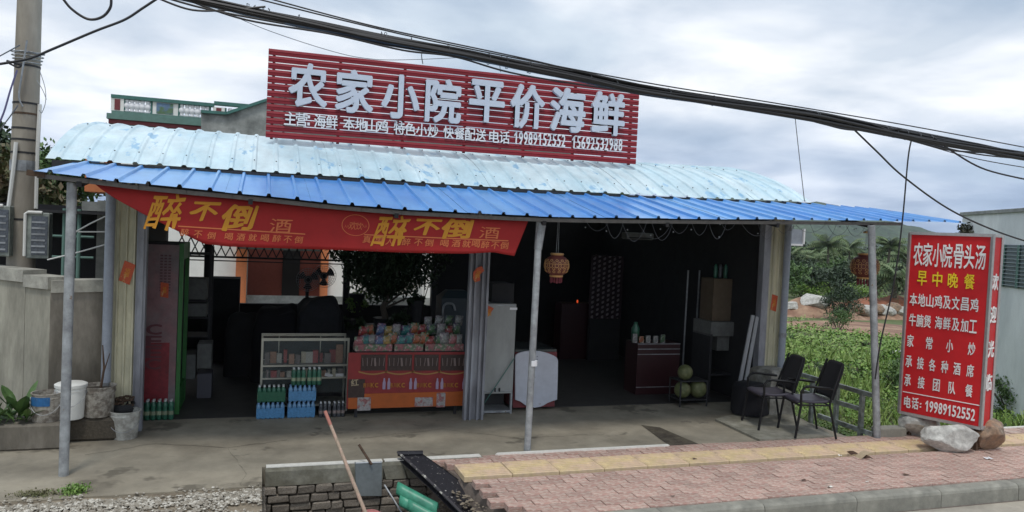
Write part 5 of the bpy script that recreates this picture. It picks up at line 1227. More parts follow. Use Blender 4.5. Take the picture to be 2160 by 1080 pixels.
# glass display counter
YG = 9.86; m_al = mat('counter_aluminium', (.46, .45, .38), .35, metal=.5, var=.15); m_glass = mat('counter_glass', (.3, .36, .35), .04, alpha=.08)
a, b = ony(552, 780, YG).x, ony(733, 780, YG).x; zt_ = ony(640, 713, YG).z; gc = thing('glass_counter', 'aluminium framed glass display counter with goods on its shelves', 'display counter', ((a+b)/2, YG+.2, 0)); D = .42
for x_ in (a, b):
    for y_ in (YG, YG+D): mb = MB(); mb.box((x_, y_, zt_/2), (.024, .024, zt_)); obj('post', mb, m_al, gc)
for z_, hh in ((zt_, .035), (zt_-.34, .02), (zt_-.50, .018), (.10, .02)):
    for y_ in (YG, YG+D): mb = MB(); mb.box(((a+b)/2, y_, z_-hh/2), (b-a-.024, .022, hh)); obj('rail', mb, m_al, gc)
for z_ in (zt_-.35, zt_-.51, .10): mb = MB(); mb.box(((a+b)/2, YG+D/2, z_), (b-a-.03, D-.03, .008)); obj('shelf', mb, mat('shelf_board', (.20, .20, .18), .5), gc)
mb = MB(); mb.box(((a+b)/2, YG+D/2, zt_-.004), (b-a+.02, D+.02, .008)); obj('glass_top', mb, m_glass, gc); mb = MB(); mb.box(((a+b)/2, YG-.006, zt_*.62), (b-a-.03, .005, zt_*.72)); obj('glass_front', mb, m_glass, gc)
mb = MB(); mb.box(((a+b)/2, YG+D+.02, zt_/2), (b-a, .01, zt_)); obj('back_panel', mb, m_dark, gc)
for f_ in (.1, .6): mb = MB(); mb.box((a+(b-a)*f_+.1, YG+D-.03, zt_-.14), (.012, .012, .22)); obj('sliding_rail', mb, m_al, gc)
cols = [((.42, .38, .28), 'cream'), ((.30, .05, .05), 'red'), ((.16, .13, .12), 'brown'), ((.40, .39, .34), 'white'), ((.30, .16, .10), 'orange')]
rs = random.Random(12)
GM = {n: mat('carton_'+n, c_, .6, var=.35, vscale=22) for c_, n in cols}
ORD = ['first', 'second', 'third', 'fourth', 'fifth', 'sixth', 'seventh', 'eighth', 'ninth', 'tenth', 'eleventh', 'twelfth', 'thirteenth', 'fourteenth', 'fifteenth', 'sixteenth', 'seventeenth', 'eighteenth', 'nineteenth', 'twentieth', 'twenty-first', 'twenty-second', 'twenty-third', 'twenty-fourth', 'twenty-fifth', 'twenty-sixth']
x_ = a+.05; k = 0
while x_ < a+(b-a)*.92:
    w_ = rs.choice((.05, .06, .08, .035)); n_ = rs.choice(cols)[1]; h_ = rs.uniform(.07, .105); o = obj('cigarette_carton', MB().box((x_+w_/2, YG+.07, zt_-.505+h_/2), (w_-.006, .06, h_)), GM[n_], org=(x_, YG+.07, zt_-.5)); tag(o, f'small {n_} carton, {ORD[k]} from the left in the row inside the glass counter', 'carton', 'small cartons in the glass counter'); x_ += w_+rs.choice((0, 0, .02)); k += 1
for k, px in enumerate((693, 716)):
    c = ony(px, 793, YG+.06); o = obj('paper_stack', MB().box((c.x, YG+.08, zt_-.485), (.10, .1, .04), R=Matrix.Rotation(.3*(1-k), 3, 'Y')), m_letw, org=tuple(c)); tag(o, ('leaning' if k == 0 else 'flat')+' pile of white paper slips on the right of the counter shelf', 'paper')
for k in range(13):
    xx = a+.06+(b-a-.12)*k/12.5; h_ = rs.uniform(.09, .24); n_ = rs.choice(cols)[1]; o = obj('display_item', MB().box((xx, YG+.12+rs.uniform(0, .12), zt_-.345+h_/2), (rs.uniform(.04, .09), .05, h_)), GM[n_], org=(xx, YG+.1, zt_-.34)); tag(o, f'{n_} packet, {ORD[k]} from the left on the upper shelf of the glass counter', 'packet', 'packets on the upper counter shelf')
# promo rack with snacks
YR = 9.42; a, b = ony(737, 800, YR).x, ony(980, 800, YR).x; zT = ony(860, 742, YR).z
m_skr = mat('skirt_red', (.24, .022, .022), .6, var=.2, vscale=3); m_sko = mat('skirt_orange', (.40, .09, .012), .6, var=.2, vscale=3); m_skd = mat('skirt_dark', (.045, .025, .02), .6, var=.5, vscale=16)
rk = thing('snack_table', 'long snack table with a printed red and orange drinks banner skirt', 'table', ((a+b)/2, YR+.3, 0))
def zr(py, px=860): return ony(px, py, YR).z
mb = MB(); mb.box(((a+b)/2+.03, YR+.3, zT-.015), (b-a-.1, .56, .03)); obj('table_top', mb, m_dark, rk)
for x_ in (a+.1, b-.1):
    for y_ in (YR+.06, YR+.5): mb = MB(); mb.box((x_, y_, zT/2), (.035, .035, zT-.03)); obj('leg', mb, m_dark, rk)
def panel(pa, pb, ya, yb, m_, dy, name, par): 
    A_, B_ = ony(pa, ya, YR), ony(pb, yb, YR); mb = MB(); mb.box(((A_.x+B_.x)/2, YR+dy, (A_.z+B_.z)/2), (B_.x-A_.x, .006, A_.z-B_.z)); return obj(name, mb, m_, par)
sk = panel(735, 982, 744, 854, m_skr, 0, 'banner_skirt', rk)
panel(735, 982, 831, 855, m_sko, -.008, 'orange_band', sk)
for i in range(4):
    x0, x1 = 762+i*56, 812+i*56; o = panel(x0, x1, 748, 781, m_skd, -.008, 'photo_panel', sk)
    A_, B_ = ony(x0-6, 782, YR), ony(x1+6, 782, YR); mb = MB(); g = []
    for s in np.linspace(0, 1, 12): xx = A_.x+(B_.x-A_.x)*s; zc_ = A_.z-.035*math.sin(s*math.pi); g.append([(xx, YR-.014, zc_), (xx, YR-.014, zc_-.018)])
    mb.sheet(g); obj('gold_wave', mb, mat('skirt_gold', (.33, .17, .05), .5), sk)
    for j in range(6):
        q = ony(x0+4+j*8.5, 763, YR); mb = MB(); mb.tube([(q.x, YR-.014, q.z-.05), (q.x+.01*((j % 3)-1), YR-.014, q.z+.05)], .005 if j != 3 else .016, 5); obj('printed_bottle', mb, mat('print_glint', (.20, .15, .14), .5), sk)
    for j in range(2):
        q = ony(x1+-2+j*10, 808, YR); mb = MB(); mb.lathe((q.x, YR-.012, q.z-.075), [(.018, 0), (.02, .08), (.012, .11), (.009, .14)], 8, M=Matrix.Diagonal((1, .2, 1))); obj('printed_bottle', mb, mat('print_lilac', (.33, .25, .36), .5), sk)
    tx = MB()
    for j, ch in enumerate('吉川Kc'): q = ony(x0+7+j*8.3, 812, YR); glyph(tx, ch, .02, 0, (q.x, YR-.012, q.z), UX, UZ, NY, .040, .055)
    obj('printed_text', tx, mat('print_yellow', (.40, .16, .02), .5), sk)
q = ony(748, 806, YR); tx = MB(); glyph(tx, '红', .02, 0, (q.x, YR-.015, q.z), UX, UZ, NY, .09, .08, rot=.1); panel(735, 768, 800, 838, m_skd, -.009, 'photo_panel', sk); obj('printed_text', tx, mat('print_cream', (.4, .32, .2), .5), sk)
for pa, pb, ya, yb in ((754, 781, 838, 865), (875, 912, 838, 856), (921, 938, 828, 858)): 
    o = panel(pa, pb, ya, yb, mat('pasted_paper', (.34, .32, .31), .6, var=.4, vscale=18, col2=(.30, .12, .12), mixlo=.5, mixhi=.6), -.014, 'pasted_sheet', sk)
# snack bags and boxes
sn_c = {'teal': (.03, .15, .15), 'orange': (.26, .075, .03), 'pink': (.28, .10, .11), 'silver': (.20, .21, .20), 'red': (.20, .03, .03), 'green': (.05, .11, .05), 'yellow': (.28, .19, .06), 'blue': (.06, .10, .20)}
SMt = {k: mat('wrapper_'+k, v, .35, var=.6, vscale=14, col2=(v[2]*.6+.04, v[0]*.5+.03, v[1]*.5+.05), mixlo=.5, mixhi=.53, spots=((min(1, v[0]*.5+.22), min(1, v[1]*.5+.2), min(1, v[2]*.5+.19)), 24, .54)) for k, v in sn_c.items()}
def bag(label, x_, y_, z_, w_, h_, k, tilt=0):
    g = []; rs = random.Random(int(x_*1000)+int(z_*100))
    for i in range(9):
        u = i/8; row = []
        for j in range(9):
            v = j/8; puff = .035*math.sin(u*math.pi)**.6*math.sin(v*math.pi)**.5; row.append((u, v, puff*(1+.2*mnoise.noise(Vector((u*4, v*4, x_*9))))))
        g.append(row)
    ct, st = math.cos(tilt), math.sin(tilt); F = lambda s: [[(x_+(u-.5)*w_*ct-(v)*h_*st, y_+s*pf, z_+(u-.5)*w_*st+v*h_*ct) for (u, v, pf) in row] for row in g]
    mb = MB(); mb.sheet(F(-1)); mb.sheet(F(1)); o = obj('snack_bag', mb, SMt[k], org=(x_, y_, z_), smooth=True); tag(o, label, 'snack bag', 'snack bags on the snack table'); return o
rs = random.Random(77)
def bagrow(x0, x1, n_, py, Yo, zb_, ww, hh, keys, rowname, ord_from='left'):
    for i in range(n_):
        px = x0+(x1-x0)*i/(n_-1)+rs.uniform(-2, 2); k = keys[i]; q = ony(px, py, YR+Yo)
        bag(f'{k} snack bag, {ORD[i]} from the left in the {rowname} on the snack table', q.x, YR+Yo+rs.uniform(-.02, .02), zb_+rs.uniform(-.012, .012), ww*rs.uniform(.8, 1.15), hh*rs.uniform(.8, 1.12), k, rs.uniform(-.16, .16))
bagrow(756, 968, 15, 728, .10, zT+.06, .115, .15, ['pink', 'teal', 'silver', 'blue', 'yellow', 'orange', 'teal', 'teal', 'orange', 'orange', 'red', 'green', 'silver', 'pink', 'silver'], 'front row')
bagrow(764, 964, 12, 718, .24, zT+.17, .12, .15, ['red', 'orange', 'blue', 'yellow', 'silver', 'teal', 'orange', 'red', 'green', 'silver', 'red', 'green'], 'middle row')
bagrow(902, 966, 4, 705, .36, zT+.28, .13, .13, ['silver', 'silver', 'green', 'silver'], 'short top row')
for k, (pa, pb) in enumerate(((748, 828), (831, 893), (896, 978))):
    A_, B_ = ony(pa, 735, YR+.05), ony(pb, 735, YR+.05); o = obj('pink_box', MB().box(((A_.x+B_.x)/2, YR+.14, zT+.045), (B_.x-A_.x-.01, .2, .09), bev=.004), SMt['pink'], org=(A_.x, YR, zT)); tag(o, ['left', 'middle', 'right'][k]+' pink display box along the front edge of the snack table', 'box', 'pink boxes on the snack table')
# fridge seen from behind, chest freezer
m_fr = mat('fridge_back', (.30, .31, .30), .5, var=.2, vscale=2, stretch=(1, 1, .4), spots=((.18, .17, .15), 7, .66)); m_fz = mat('freezer_white', (.50, .52, .58), .4, var=.12, vscale=3, spots=((.36, .36, .36), 9, .68))
YF = 9.45; a, b = ony(1022, 760, YF).x, ony(1084, 760, YF).x; zf0, zf1 = ony(1050, 830, YF).z, ony(1050, 641, YF).z
fr = thing('fridge', 'grey back of an upright fridge with its open compressor bay at the bottom', 'fridge', ((a+b)/2, YF+.3, 0))
mb = MB(); mb.box(((a+b)/2, YF+.3, (zf0+zf1)/2), (b-a, .6, zf1-zf0)); obj('cabinet', mb, m_fr, fr)
for x_ in (a+.012, b-.012): mb = MB(); mb.box((x_, YF+.02, zf0/2), (.024, .05, zf0)); obj('bay_post', mb, m_galv, fr)
mb = MB(); mb.box(((a+b)/2, YF+.3, .03), (b-a, .6, .03)); obj('base', mb, m_galv, fr); mb = MB(); mb.box(((a+b)/2, YF+.45, zf0/2), (b-a-.02, .25, zf0-.08)); obj('compressor', mb, m_blk, fr)
for zz_ in (zf0+.03, zf1-.02): mb = MB(); mb.box(((a+b)/2, YF-.004, zz_), (b-a-.02, .008, .012)); obj('seam', mb, m_galv, fr)
for zz_ in (.1, .16): mb = MB(); mb.box((a+.06+zz_, YF-.008, zf0+.05), (.02, .012, .05)); obj('clip', mb, m_dark, fr)
mb = MB(); mb.box((b-.04, YF-.004, zf1-.06), (.10, .006, .03)); obj('rating_plate', mb, m_letw, fr)
mb = MB(); mb.box(((a+b)/2+.06, YF+.35, zf1+.13), (b-a-.1, .4, .25)); o = obj('dark_carton', mb, m_wallin, org=((a+b)/2, YF+.3, zf1)); tag(o, 'dark carton standing on top of the fridge', 'carton')
t = thing('green_hose', 'thin green hose slanting across the fridge back', 'hose', (b, YF-.03, .6)); mb = MB(); wire(mb, [(1085, 755), (1062, 790), (1035, 830), (1022, 850)], YF-.03, .006); obj('tube', mb, m_teal, t)
YZ = 9.55; A_ = [(1087, 753), (1089, 748), (1096, 744), (1108, 741), (1124, 739.5), (1140, 741), (1156, 745), (1168, 750), (1174, 754), (1177, 760), (1176.5, 800), (1175, 843), (1165, 846), (1155, 850), (1147, 855), (1140, 858), (1128, 860), (1114, 858), (1106, 853), (1098, 847), (1087, 843)]
fz_ = thing('chest_freezer', 'white chest freezer with a rounded front panel and dark red base', 'freezer', (ony(1130, 850, YZ).x, YZ+.3, 0))
P = [ony(x_, y_, YZ) for x_, y_ in A_]; mb = MB(); mb.prism([(q.x, YZ, q.z) for q in P], (0, .03, 0)); obj('front_panel', mb, m_fz, fz_, recalc=True)
xa, xb = P[0].x+.01, P[9].x-.005; mb = MB(); mb.box(((xa+xb)/2, YZ+.42, (P[3].z+.02)/2), (xb-xa, .76, P[3].z-.06)); obj('tub', mb, m_maroon, fz_)
mb = MB(); mb.box(((xa+xb)/2, YZ+.42, P[3].z+.0), (xb-xa, .74, .03)); obj('glass_lid', mb, mat('lid_glass', (.05, .06, .06), .1), fz_)
mb = MB()
for k in range(3): mb.box((ony(1133, 752+6*k, YZ).x, YZ-.003, ony(1133, 752+6*k, YZ).z), (.012, .004, .008))
obj('vent_dots', mb, m_dark, fz_)
# cashier desk, cartons, scooter shapes in the dark bay
def heap(name, label, cat, pa, pb, ya, Y, dep, m_, seed=0, p=3.5):
    """soft covered heap: a rounded, lumpy superellipsoid standing on the floor"""
    A_, B_ = ony(pa, ya, Y), ony(pb, ya, Y); zt1 = ony((pa+pb)/2, ya, Y).z; cx_, rx, ry = (A_.x+B_.x)/2, (B_.x-A_.x)/2, dep/2; g = []
    for i in range(20):
        v = math.pi/2*i/19; row = []
        for k in range(41):
            u = 2*math.pi*k/40; f_ = lambda q: math.copysign(abs(q)**(2/p), q); x_, y_, z_ = rx*f_(math.cos(v))*f_(math.cos(u)), ry*f_(math.cos(v))*f_(math.sin(u)), zt1*f_(math.sin(v))
            n_ = mnoise.noise(Vector((x_*2.2+seed, y_*2.2, z_*2.2)))*.12+mnoise.noise(Vector((x_*6+seed, y_*6, z_*5)))*.045; row.append((cx_+x_*(1+n_), Y+ry+y_*(1+n_), z_*(1+n_)))
        g.append(row)
    mb = MB(); mb.sheet(g); o = obj(name, mb, m_, org=(cx_, Y+ry, 0), smooth=True); return tag(o, label, cat)
def dbox(name, label, cat, pa, pb, ya, yb, Y, dep, m_, z0=None, group=None):
    A_, B_ = ony(pa, (ya+yb)/2, Y), ony(pb, (ya+yb)/2, Y); zt1, zb1 = ony((pa+pb)/2, ya, Y).z, ony((pa+pb)/2, yb, Y).z
    if z0 is not None: zb1 = z0
    t = obj(name, MB().box(((A_.x+B_.x)/2, Y+dep/2, (zt1+zb1)/2), (B_.x-A_.x, dep, zt1-zb1), bev=.006), m_, org=((A_.x+B_.x)/2, Y+dep/2, zb1)); return tag(t, label, cat, group)
m_desk = mat('desk_maroon', (.032, .009, .011), .35, var=.15, vscale=3)
Y_ = 10.3; A_, B_ = ony(1343, 780, Y_), ony(1432, 780, Y_); zt_ = ony(1380, 724, Y_).z
dk = thing('cashier_desk', 'dark maroon cashier desk with pale trim lines and cigarette packs on top', 'desk', ((A_.x+B_.x)/2, Y_+.3, 0))
mb = MB(); mb.box(((A_.x+B_.x)/2, Y_+.2, zt_/2), (B_.x-A_.x, .4, zt_), bev=.01); obj('cabinet', mb, m_desk, dk)
for z_ in (zt_-.01, zt_-.09, zt_-.17, .12): mb = MB(); mb.box(((A_.x+B_.x)/2, Y_-.004, z_), (B_.x-A_.x, .01, .010)); obj('trim', mb, m_galv, dk)
for k, (px, h_, c_) in enumerate(((1342, 21, 'silver'), (1356, 15, 'orange'), (1370, 17, 'silver'), (1386, 16, 'silver'), (1401, 19, 'green'))):
    q = ony(px, 716, Y_); o = obj('cigarette_pack', MB().box((q.x, Y_+.05, zt_+h_*.0033), (.075, .03, h_*.0066)), SMt[c_], org=(q.x, Y_+.05, zt_)); tag(o, f'{c_} pack, '+['leftmost', 'second from the left', 'third from the left', 'fourth from the left', 'rightmost'][k]+' on the cashier desk', 'pack', 'packs on the cashier desk')
q = ony(1341, 684, Y_+.2); o = obj('green_bottle', MB().lathe((q.x, Y_+.2, zt_), [(.06, 0), (.065, .2), (.03, .27), (.03, .3)], 12), m_gb, org=(q.x, Y_+.2, zt_), smooth=True); tag(o, 'green bottle at the left end of the cashier desk', 'bottle')
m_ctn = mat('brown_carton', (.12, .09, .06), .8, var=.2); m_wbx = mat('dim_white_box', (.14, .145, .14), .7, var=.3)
cab = thing('side_cabinet', 'dim side cabinet with an open middle shelf against the right wall', 'cabinet', (7.0, 10.2, 0))
Yc = 10.0; A_, B_ = ony(1496, 760, Yc), ony(1560, 760, Yc); zc0 = ony(1520, 678, Yc).z; 
mb = MB(); mb.box(((A_.x+B_.x)/2, Yc+.25, zc0-.12), (B_.x-A_.x, .5, .22)); obj('top_drawer', mb, m_wbx, cab); mb = MB()
for x_ in (A_.x+.02, B_.x-.02): mb.box((x_, Yc+.25, (zc0-.2)/2), (.04, .5, zc0-.2))
obj('side', mb, m_dark, cab); mb = MB(); mb.box(((A_.x+B_.x)/2, Yc+.25, .35), (B_.x-A_.x-.1, .5, .03)); obj('shelf', mb, m_dark, cab)
dbox('carton', 'brown carton standing on the side cabinet', 'carton', 1505, 1546, 588, 640, Yc+.1, .35, m_ctn, z0=zc0-.01)
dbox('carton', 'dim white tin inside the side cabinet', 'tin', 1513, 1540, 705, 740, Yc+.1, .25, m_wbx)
dbox('stacked_goods', 'tall stack of dim wrapped goods between the side cabinet and the leaning boards', 'stack', 1556, 1590, 575, 860, 10.15, .4, m_wallin, z0=0)
for k, px in enumerate((1447, 1471)):
    q = ony(px, 640, 10.9); z1_ = ony(px, 570, 10.9).z; mb = MB(); mb.tube([(q.x, 10.9, 0), (q.x+.01, 10.9, z1_)], .014, 6); o = obj('standing_pole', mb, m_galv, org=(q.x, 10.9, 0)); tag(o, ('left' if k == 0 else 'right')+' one of two thin grey poles standing in the dark bay', 'pole')
q = ony(1345, 498, 11.5); t = thing('wall_unit', 'pale fan unit mounted high in the dark bay', 'air conditioner', tuple(q)); mb = MB(); mb.box(q, (.5, .2, .12), bev=.02); obj('housing', mb, m_wbx, t); mb = MB(); mb.box(q+Vector((0, -.105, -.03)), (.44, .01, .02)); obj('vent', mb, m_dark, t)
for k, (px, c_) in enumerate(((1509, m_gb), (1519, m_db), (1530, m_gb))):
    q = ony(px, 584, Yc+.25); o = inst('bottle', BM['g' if c_ is m_gb else 'd'][0], None, (q.x, Yc+.25, ony(1525, 588, Yc+.1).z)); tag(o, ['left green', 'middle dark', 'right green'][k]+' bottle standing on the brown carton', 'bottle')
q = ony(1218, 636, 13.5); t = thing('altar_lamp', 'tiny glowing red altar lamp on a dark cabinet deep in the dark bay', 'lamp', (q.x, 13.5, 0)); mb = MB(); mb.lathe(q, [(.001, -.03), (.014, -.02), (.018, 0), (.013, .025), (.001, .035)], 8); em = mat('red_glow', (.5, .05, .02), .5); em.node_tree.nodes['Principled BSDF'].inputs['Emission Color'].default_value = (1, .12, .03, 1); em.node_tree.nodes['Principled BSDF'].inputs['Emission Strength'].default_value = .5; obj('bulb', mb, em, t); mb = MB(); mb.box((q.x, 13.6, (q.z-.03)/2), (.7, .35, q.z-.03), bev=.01); obj('stand', mb, m_desk, t)
# leaning pale boards
lb_ = thing('leaning_boards', 'two long pale boards leaning against the right pillar', 'boards', onz(1550, 866))
for (p0, p1) in (((1549, 866), (1588, 665)), ((1562, 868), (1597, 668))):
    a, b = ony(*p0, 9.05), ony(*p1, 9.2); a.z = 0.03; mb = MB(); mb.bar(a, b, .055, .02, up=(0, -1, 0)); obj('board', mb, mat('pale_board', (.27, .28, .29), .6, var=.15, vscale=4), lb_)
# fruit stand with pomelos/melons
fs = thing('fruit_stand', 'low metal rack holding green melons in the shade', 'rack', onz(1460, 860)); q = onz(1462, 858)
for dx in (-.22, .22):
    for dy in (0, .3): mb = MB(); mb.tube([(q.x+dx, q.y+dy, 0), (q.x+dx, q.y+dy, .38)], .012, 6); obj('leg', mb, m_dark, fs)
for z_ in (.10, .37):
    mb = MB(); mb.box((q.x, q.y+.15, z_), (.46, .32, .015)); obj('tier', mb, m_dark, fs)
m_mel = mat('melon_green', (.10, .12, .045), .6, var=.4, vscale=9, col2=(.17, .17, .08))
for k, (dx, dz, r_, lb2) in enumerate(((-.13, .23, .12, 'left melon on the lower tier of the fruit rack'), (.13, .24, .13, 'right melon on the lower tier of the fruit rack'), (-.10, .485, .11, 'melon sitting on top of the fruit rack'))):
    c = Vector((q.x+dx, q.y+.1, dz)); mb = MB(); mb.lathe(c, [(0.001, -r_)]+[(r_*math.cos(a_)*(1), r_*math.sin(a_)*1.02) for a_ in np.linspace(-1.4, 1.4, 12)]+[(.001, r_)], 16); o = obj('melon', mb, m_mel, org=tuple(c), smooth=True); tag(o, lb2, 'melon', 'melons on the fruit rack')
# dim lattice screen in the back of the dark bay
ls = thing('lattice_screen', 'carved lattice screen glimpsed at the back of the dark bay', 'screen', (6.2, 13.3, 0)); Yl = 13.3; A_, B_ = ony(1246, 600, Yl), ony(1310, 600, Yl); z1_, z0_ = ony(1280, 540, Yl).z, ony(1280, 672, Yl).z
mb = MB(); mb.box(((A_.x+B_.x)/2, Yl+.03, (z0_+z1_)/2), (B_.x-A_.x, .01, z1_-z0_)); obj('light_sheet', mb, mat('light_behind_screen', (.30, .26, .28), .8), ls)  # pale sheet standing in for light showing through the screen
mb = MB(); rs = random.Random(8); n_ = 26
for i in range(n_):
    z_ = z0_+(z1_-z0_)*i/n_
    for j in range(6):
        x_ = A_.x+(B_.x-A_.x)*j/6; mb.bar((x_, Yl, z_), (x_+(B_.x-A_.x)/6, Yl, z_+(z1_-z0_)/n_*(1.4 if (i+j) % 2 else -.4)), .03, .02, up=(0, 1, 0))
for j in range(7): x_ = A_.x+(B_.x-A_.x)*j/6; mb.box((x_, Yl-.01, (z0_+z1_)/2), (.04, .03, z1_-z0_))
obj('fretwork', mb, mat('dark_fretwork', (.03, .015, .02), .6), ls); mb = MB(); mb.box(((A_.x+B_.x)/2, Yl, z0_/2), (B_.x-A_.x, .1, z0_)); obj('lower_panel', mb, m_wallin, ls)
# dim things in the left bay
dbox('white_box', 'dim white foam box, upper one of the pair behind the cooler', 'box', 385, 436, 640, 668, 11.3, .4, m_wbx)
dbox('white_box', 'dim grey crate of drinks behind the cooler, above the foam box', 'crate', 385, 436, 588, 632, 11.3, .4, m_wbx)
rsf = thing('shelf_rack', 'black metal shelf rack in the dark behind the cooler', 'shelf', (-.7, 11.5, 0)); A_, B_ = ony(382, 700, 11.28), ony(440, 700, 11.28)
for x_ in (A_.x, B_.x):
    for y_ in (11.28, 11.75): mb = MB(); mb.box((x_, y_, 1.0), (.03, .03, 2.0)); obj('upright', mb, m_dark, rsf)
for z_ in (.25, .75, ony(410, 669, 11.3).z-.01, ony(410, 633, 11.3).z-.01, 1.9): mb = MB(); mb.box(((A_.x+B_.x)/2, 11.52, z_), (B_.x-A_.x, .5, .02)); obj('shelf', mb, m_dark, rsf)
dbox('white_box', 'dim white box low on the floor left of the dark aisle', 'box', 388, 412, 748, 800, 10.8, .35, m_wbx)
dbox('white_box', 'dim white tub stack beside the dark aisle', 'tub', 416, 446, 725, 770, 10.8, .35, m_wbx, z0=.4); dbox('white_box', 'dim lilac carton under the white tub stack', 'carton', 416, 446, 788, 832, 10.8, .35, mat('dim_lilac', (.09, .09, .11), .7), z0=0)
dbox('dark_cabinet', 'dark wardrobe-like cabinet against the low back wall', 'cabinet', 442, 502, 588, 830, 13.5, .6, m_wallin, z0=0)
heap('covered_heap', 'dark lumpy covered heap behind the glass counter', 'heap', 532, 640, 655, 11.7, .8, m_mesh, 1, 5); heap('covered_heap', 'dark lumpy covered heap behind the right half of the glass counter', 'heap', 622, 726, 640, 11.6, .9, mat('dark_tarp', (.016, .017, .022), .8, var=.4, vscale=4), 5, 5)
heap('covered_goods', 'dark sagging covered goods in the middle of the left bay', 'heap', 474, 560, 662, 12.2, .7, m_wallin, 13, 5)
heap('covered_load', 'dark round covered load beside the bonsai', 'heap', 690, 740, 655, 12.0, .5, m_mesh, 9, 2.3)
# covered chrome object / scooter at right of plants
q = ony(953, 650, 12.0); t = thing('covered_scooter', 'dark covered scooter with a chrome edge behind the snack table', 'scooter', (q.x, 12.0, 0)); mb = MB(); mb.box((q.x+.1, 12.2, .75), (.55, .4, 1.3), bev=.12); obj('cover', mb, mat('dark_teal_cover', (.02, .035, .045), .5), t); mb = MB(); wire(mb, [(935, 680), (934, 655), (940, 641), (955, 642), (960, 655)], 11.98, .02); obj('chrome_edge', mb, m_galv, t)
# electric fans
def fan(label, px, py, r_, Y, m_):
    c = ony(px, py, Y); t = thing('fan', label, 'fan', (c.x, Y+.1, c.z)); R_ = Matrix.Rotation(math.radians(90), 3, 'X')
    mb = MB()
    for rr in np.linspace(r_*.2, r_, 6): mb.tube([c+Vector((math.cos(q)*rr, -.03*(1-(rr/r_)**2), math.sin(q)*rr)) for q in np.linspace(0, 6.283, 25)], .004, 4, cap=False)
    for k in range(24): a_ = k*6.283/24; mb.tube([c+Vector((math.cos(a_)*r_*.2, -.03, math.sin(a_)*r_*.2)), c+Vector((math.cos(a_)*r_, 0, math.sin(a_)*r_))], .0025, 4)
    obj('guard', mb, m_galv, t)
    for k in range(3):
        a_ = .5+k*2.094; mb = MB(); mb.sheet([[c+Vector((math.cos(a_+s)*r_*.15, .03, math.sin(a_+s)*r_*.15)), c+Vector((math.cos(a_+s*1.6)*r_*.85, .03+.05*s, math.sin(a_+s*1.6)*r_*.85))] for s in (-.3, 0, .3)]); obj('blade', mb, m_dark, t)
    mb = MB(); mb.tube([c+Vector((0, .02, 0)), c+Vector((0, .22, -.02))], .07, 10); obj('motor', mb, m_dark, t); return t
fan('round wall fan mounted on the middle back post', 684, 582, .22, 14.7, m_dark)
o = fan('dark standing fan left of the middle back post', 650, 590, .2, 13.6, m_dark); c = ony(650, 590, 13.6); mb = MB(); mb.tube([(c.x, 13.75, 0), (c.x, 13.75, c.z)], .03, 8); obj('stand', mb, m_dark, o)
# bonsai and pot plants in the left bay
c = ony(815, 650, 12.6); bz = thing('bonsai', 'dark leafy bonsai tree in silhouette behind the snack table', 'bonsai', (c.x, 12.6, 0.7)); z0_ = .75
mb = MB(); mb.box((c.x, 12.6, .38), (1.5, .5, .76)); o = obj('plant_bench', mb, m_dark, org=(c.x, 12.6, 0)); tag(o, 'dark bench carrying the bonsai and pot plants', 'bench')
mb = MB(); mb.lathe((c.x, 12.6, .76), [(.18, 0), (.22, .12), (.20, .12), (0, .11)], 14); obj('pot', mb, m_dark, bz)
mb = MB(); mb.tube([(c.x, 12.6, .85), (c.x-.06, 12.6, 1.05), (c.x+.03, 12.6, 1.3), (c.x, 12.6, 1.6)], [.06, .05, .035, .02], 7)
for k in range(9): a_ = k*.7; z_ = 1.05+.06*k; mb.tube([(c.x, 12.6, z_), (c.x+math.cos(a_)*.3, 12.6+math.sin(a_)*.2, z_+.15), (c.x+math.cos(a_)*.65, 12.6+math.sin(a_)*.35, z_+.2)], [.025, .016, .008], 5)
obj('trunk', mb, m_bark, bz)
mb = MB(); mb.quads(leaves(9000, blob(9000, (c.x, 12.6, 1.72), (1.0, .55, .62), nclump=46), .10, aspect=2.6)); obj('crown', mb, m_leafd, bz)
def potp(label, px, py, Y, r, n_, m_, size, z0, h=.3):
    c = ony(px, py, Y); t = thing('pot_plant', label, 'pot plant', (c.x, Y, z0)); mb = MB(); mb.lathe((c.x, Y, z0), [(r*.45, 0), (r*.6, h), (r*.5, h), (0, h*.9)], 12); obj('pot', mb, m_dark, t); mb = MB()
    for k in range(7): a_ = k*.9; mb.tube([(c.x, Y, z0+h*.8), (c.x+math.cos(a_)*r*.6, Y+math.sin(a_)*r*.5, c.z)], .006, 4)
    obj('stems', mb, m_bark, t); mb = MB(); mb.quads(leaves(n_, blob(n_, tuple(c), (r, r*.8, r*.9), nclump=16), size)); obj('foliage', mb, m_, t)
potp('bright green pot plant against the white courtyard wall', 752, 634, 14.0, .26, 900, m_leafl, .06, .85)
potp('dark shrub in a pot left of the bonsai trunk', 738, 680, 12.4, .25, 500, m_leafd, .09, .76, .12); potp('dark leafy pot plant right of the bonsai', 880, 637, 12.3, .2, 260, m_leafd, .13, .76, .45); potp('low dark pot plant right beside the bonsai', 845, 680, 12.3, .22, 500, m_leafd, .09, .76, .1)
potp('dark low shrub just right of the bonsai pot plants', 905, 690, 12.2, .2, 400, m_leafd, .08, .76, .1)
c = ony(925, 600, 13.4); t = thing('bougainvillea', 'thin leaning climbing stems near the right edge of the left bay', 'plant', (c.x, 13.4, .8)); mb = MB(); wire(mb, [(893, 640), (905, 600), (925, 560), (922, 530)], 13.4, .008); wire(mb, [(893, 640), (897, 590), (905, 545)], 13.4, .006); obj('stem', mb, m_bark, t); pos = np.array([ony(RNG.uniform(893, 930), RNG.uniform(528, 575), 13.4) for _ in range(130)]); mb = MB(); mb.quads(leaves(130, pos, .07)); obj('leaves', mb, m_leafd, t)
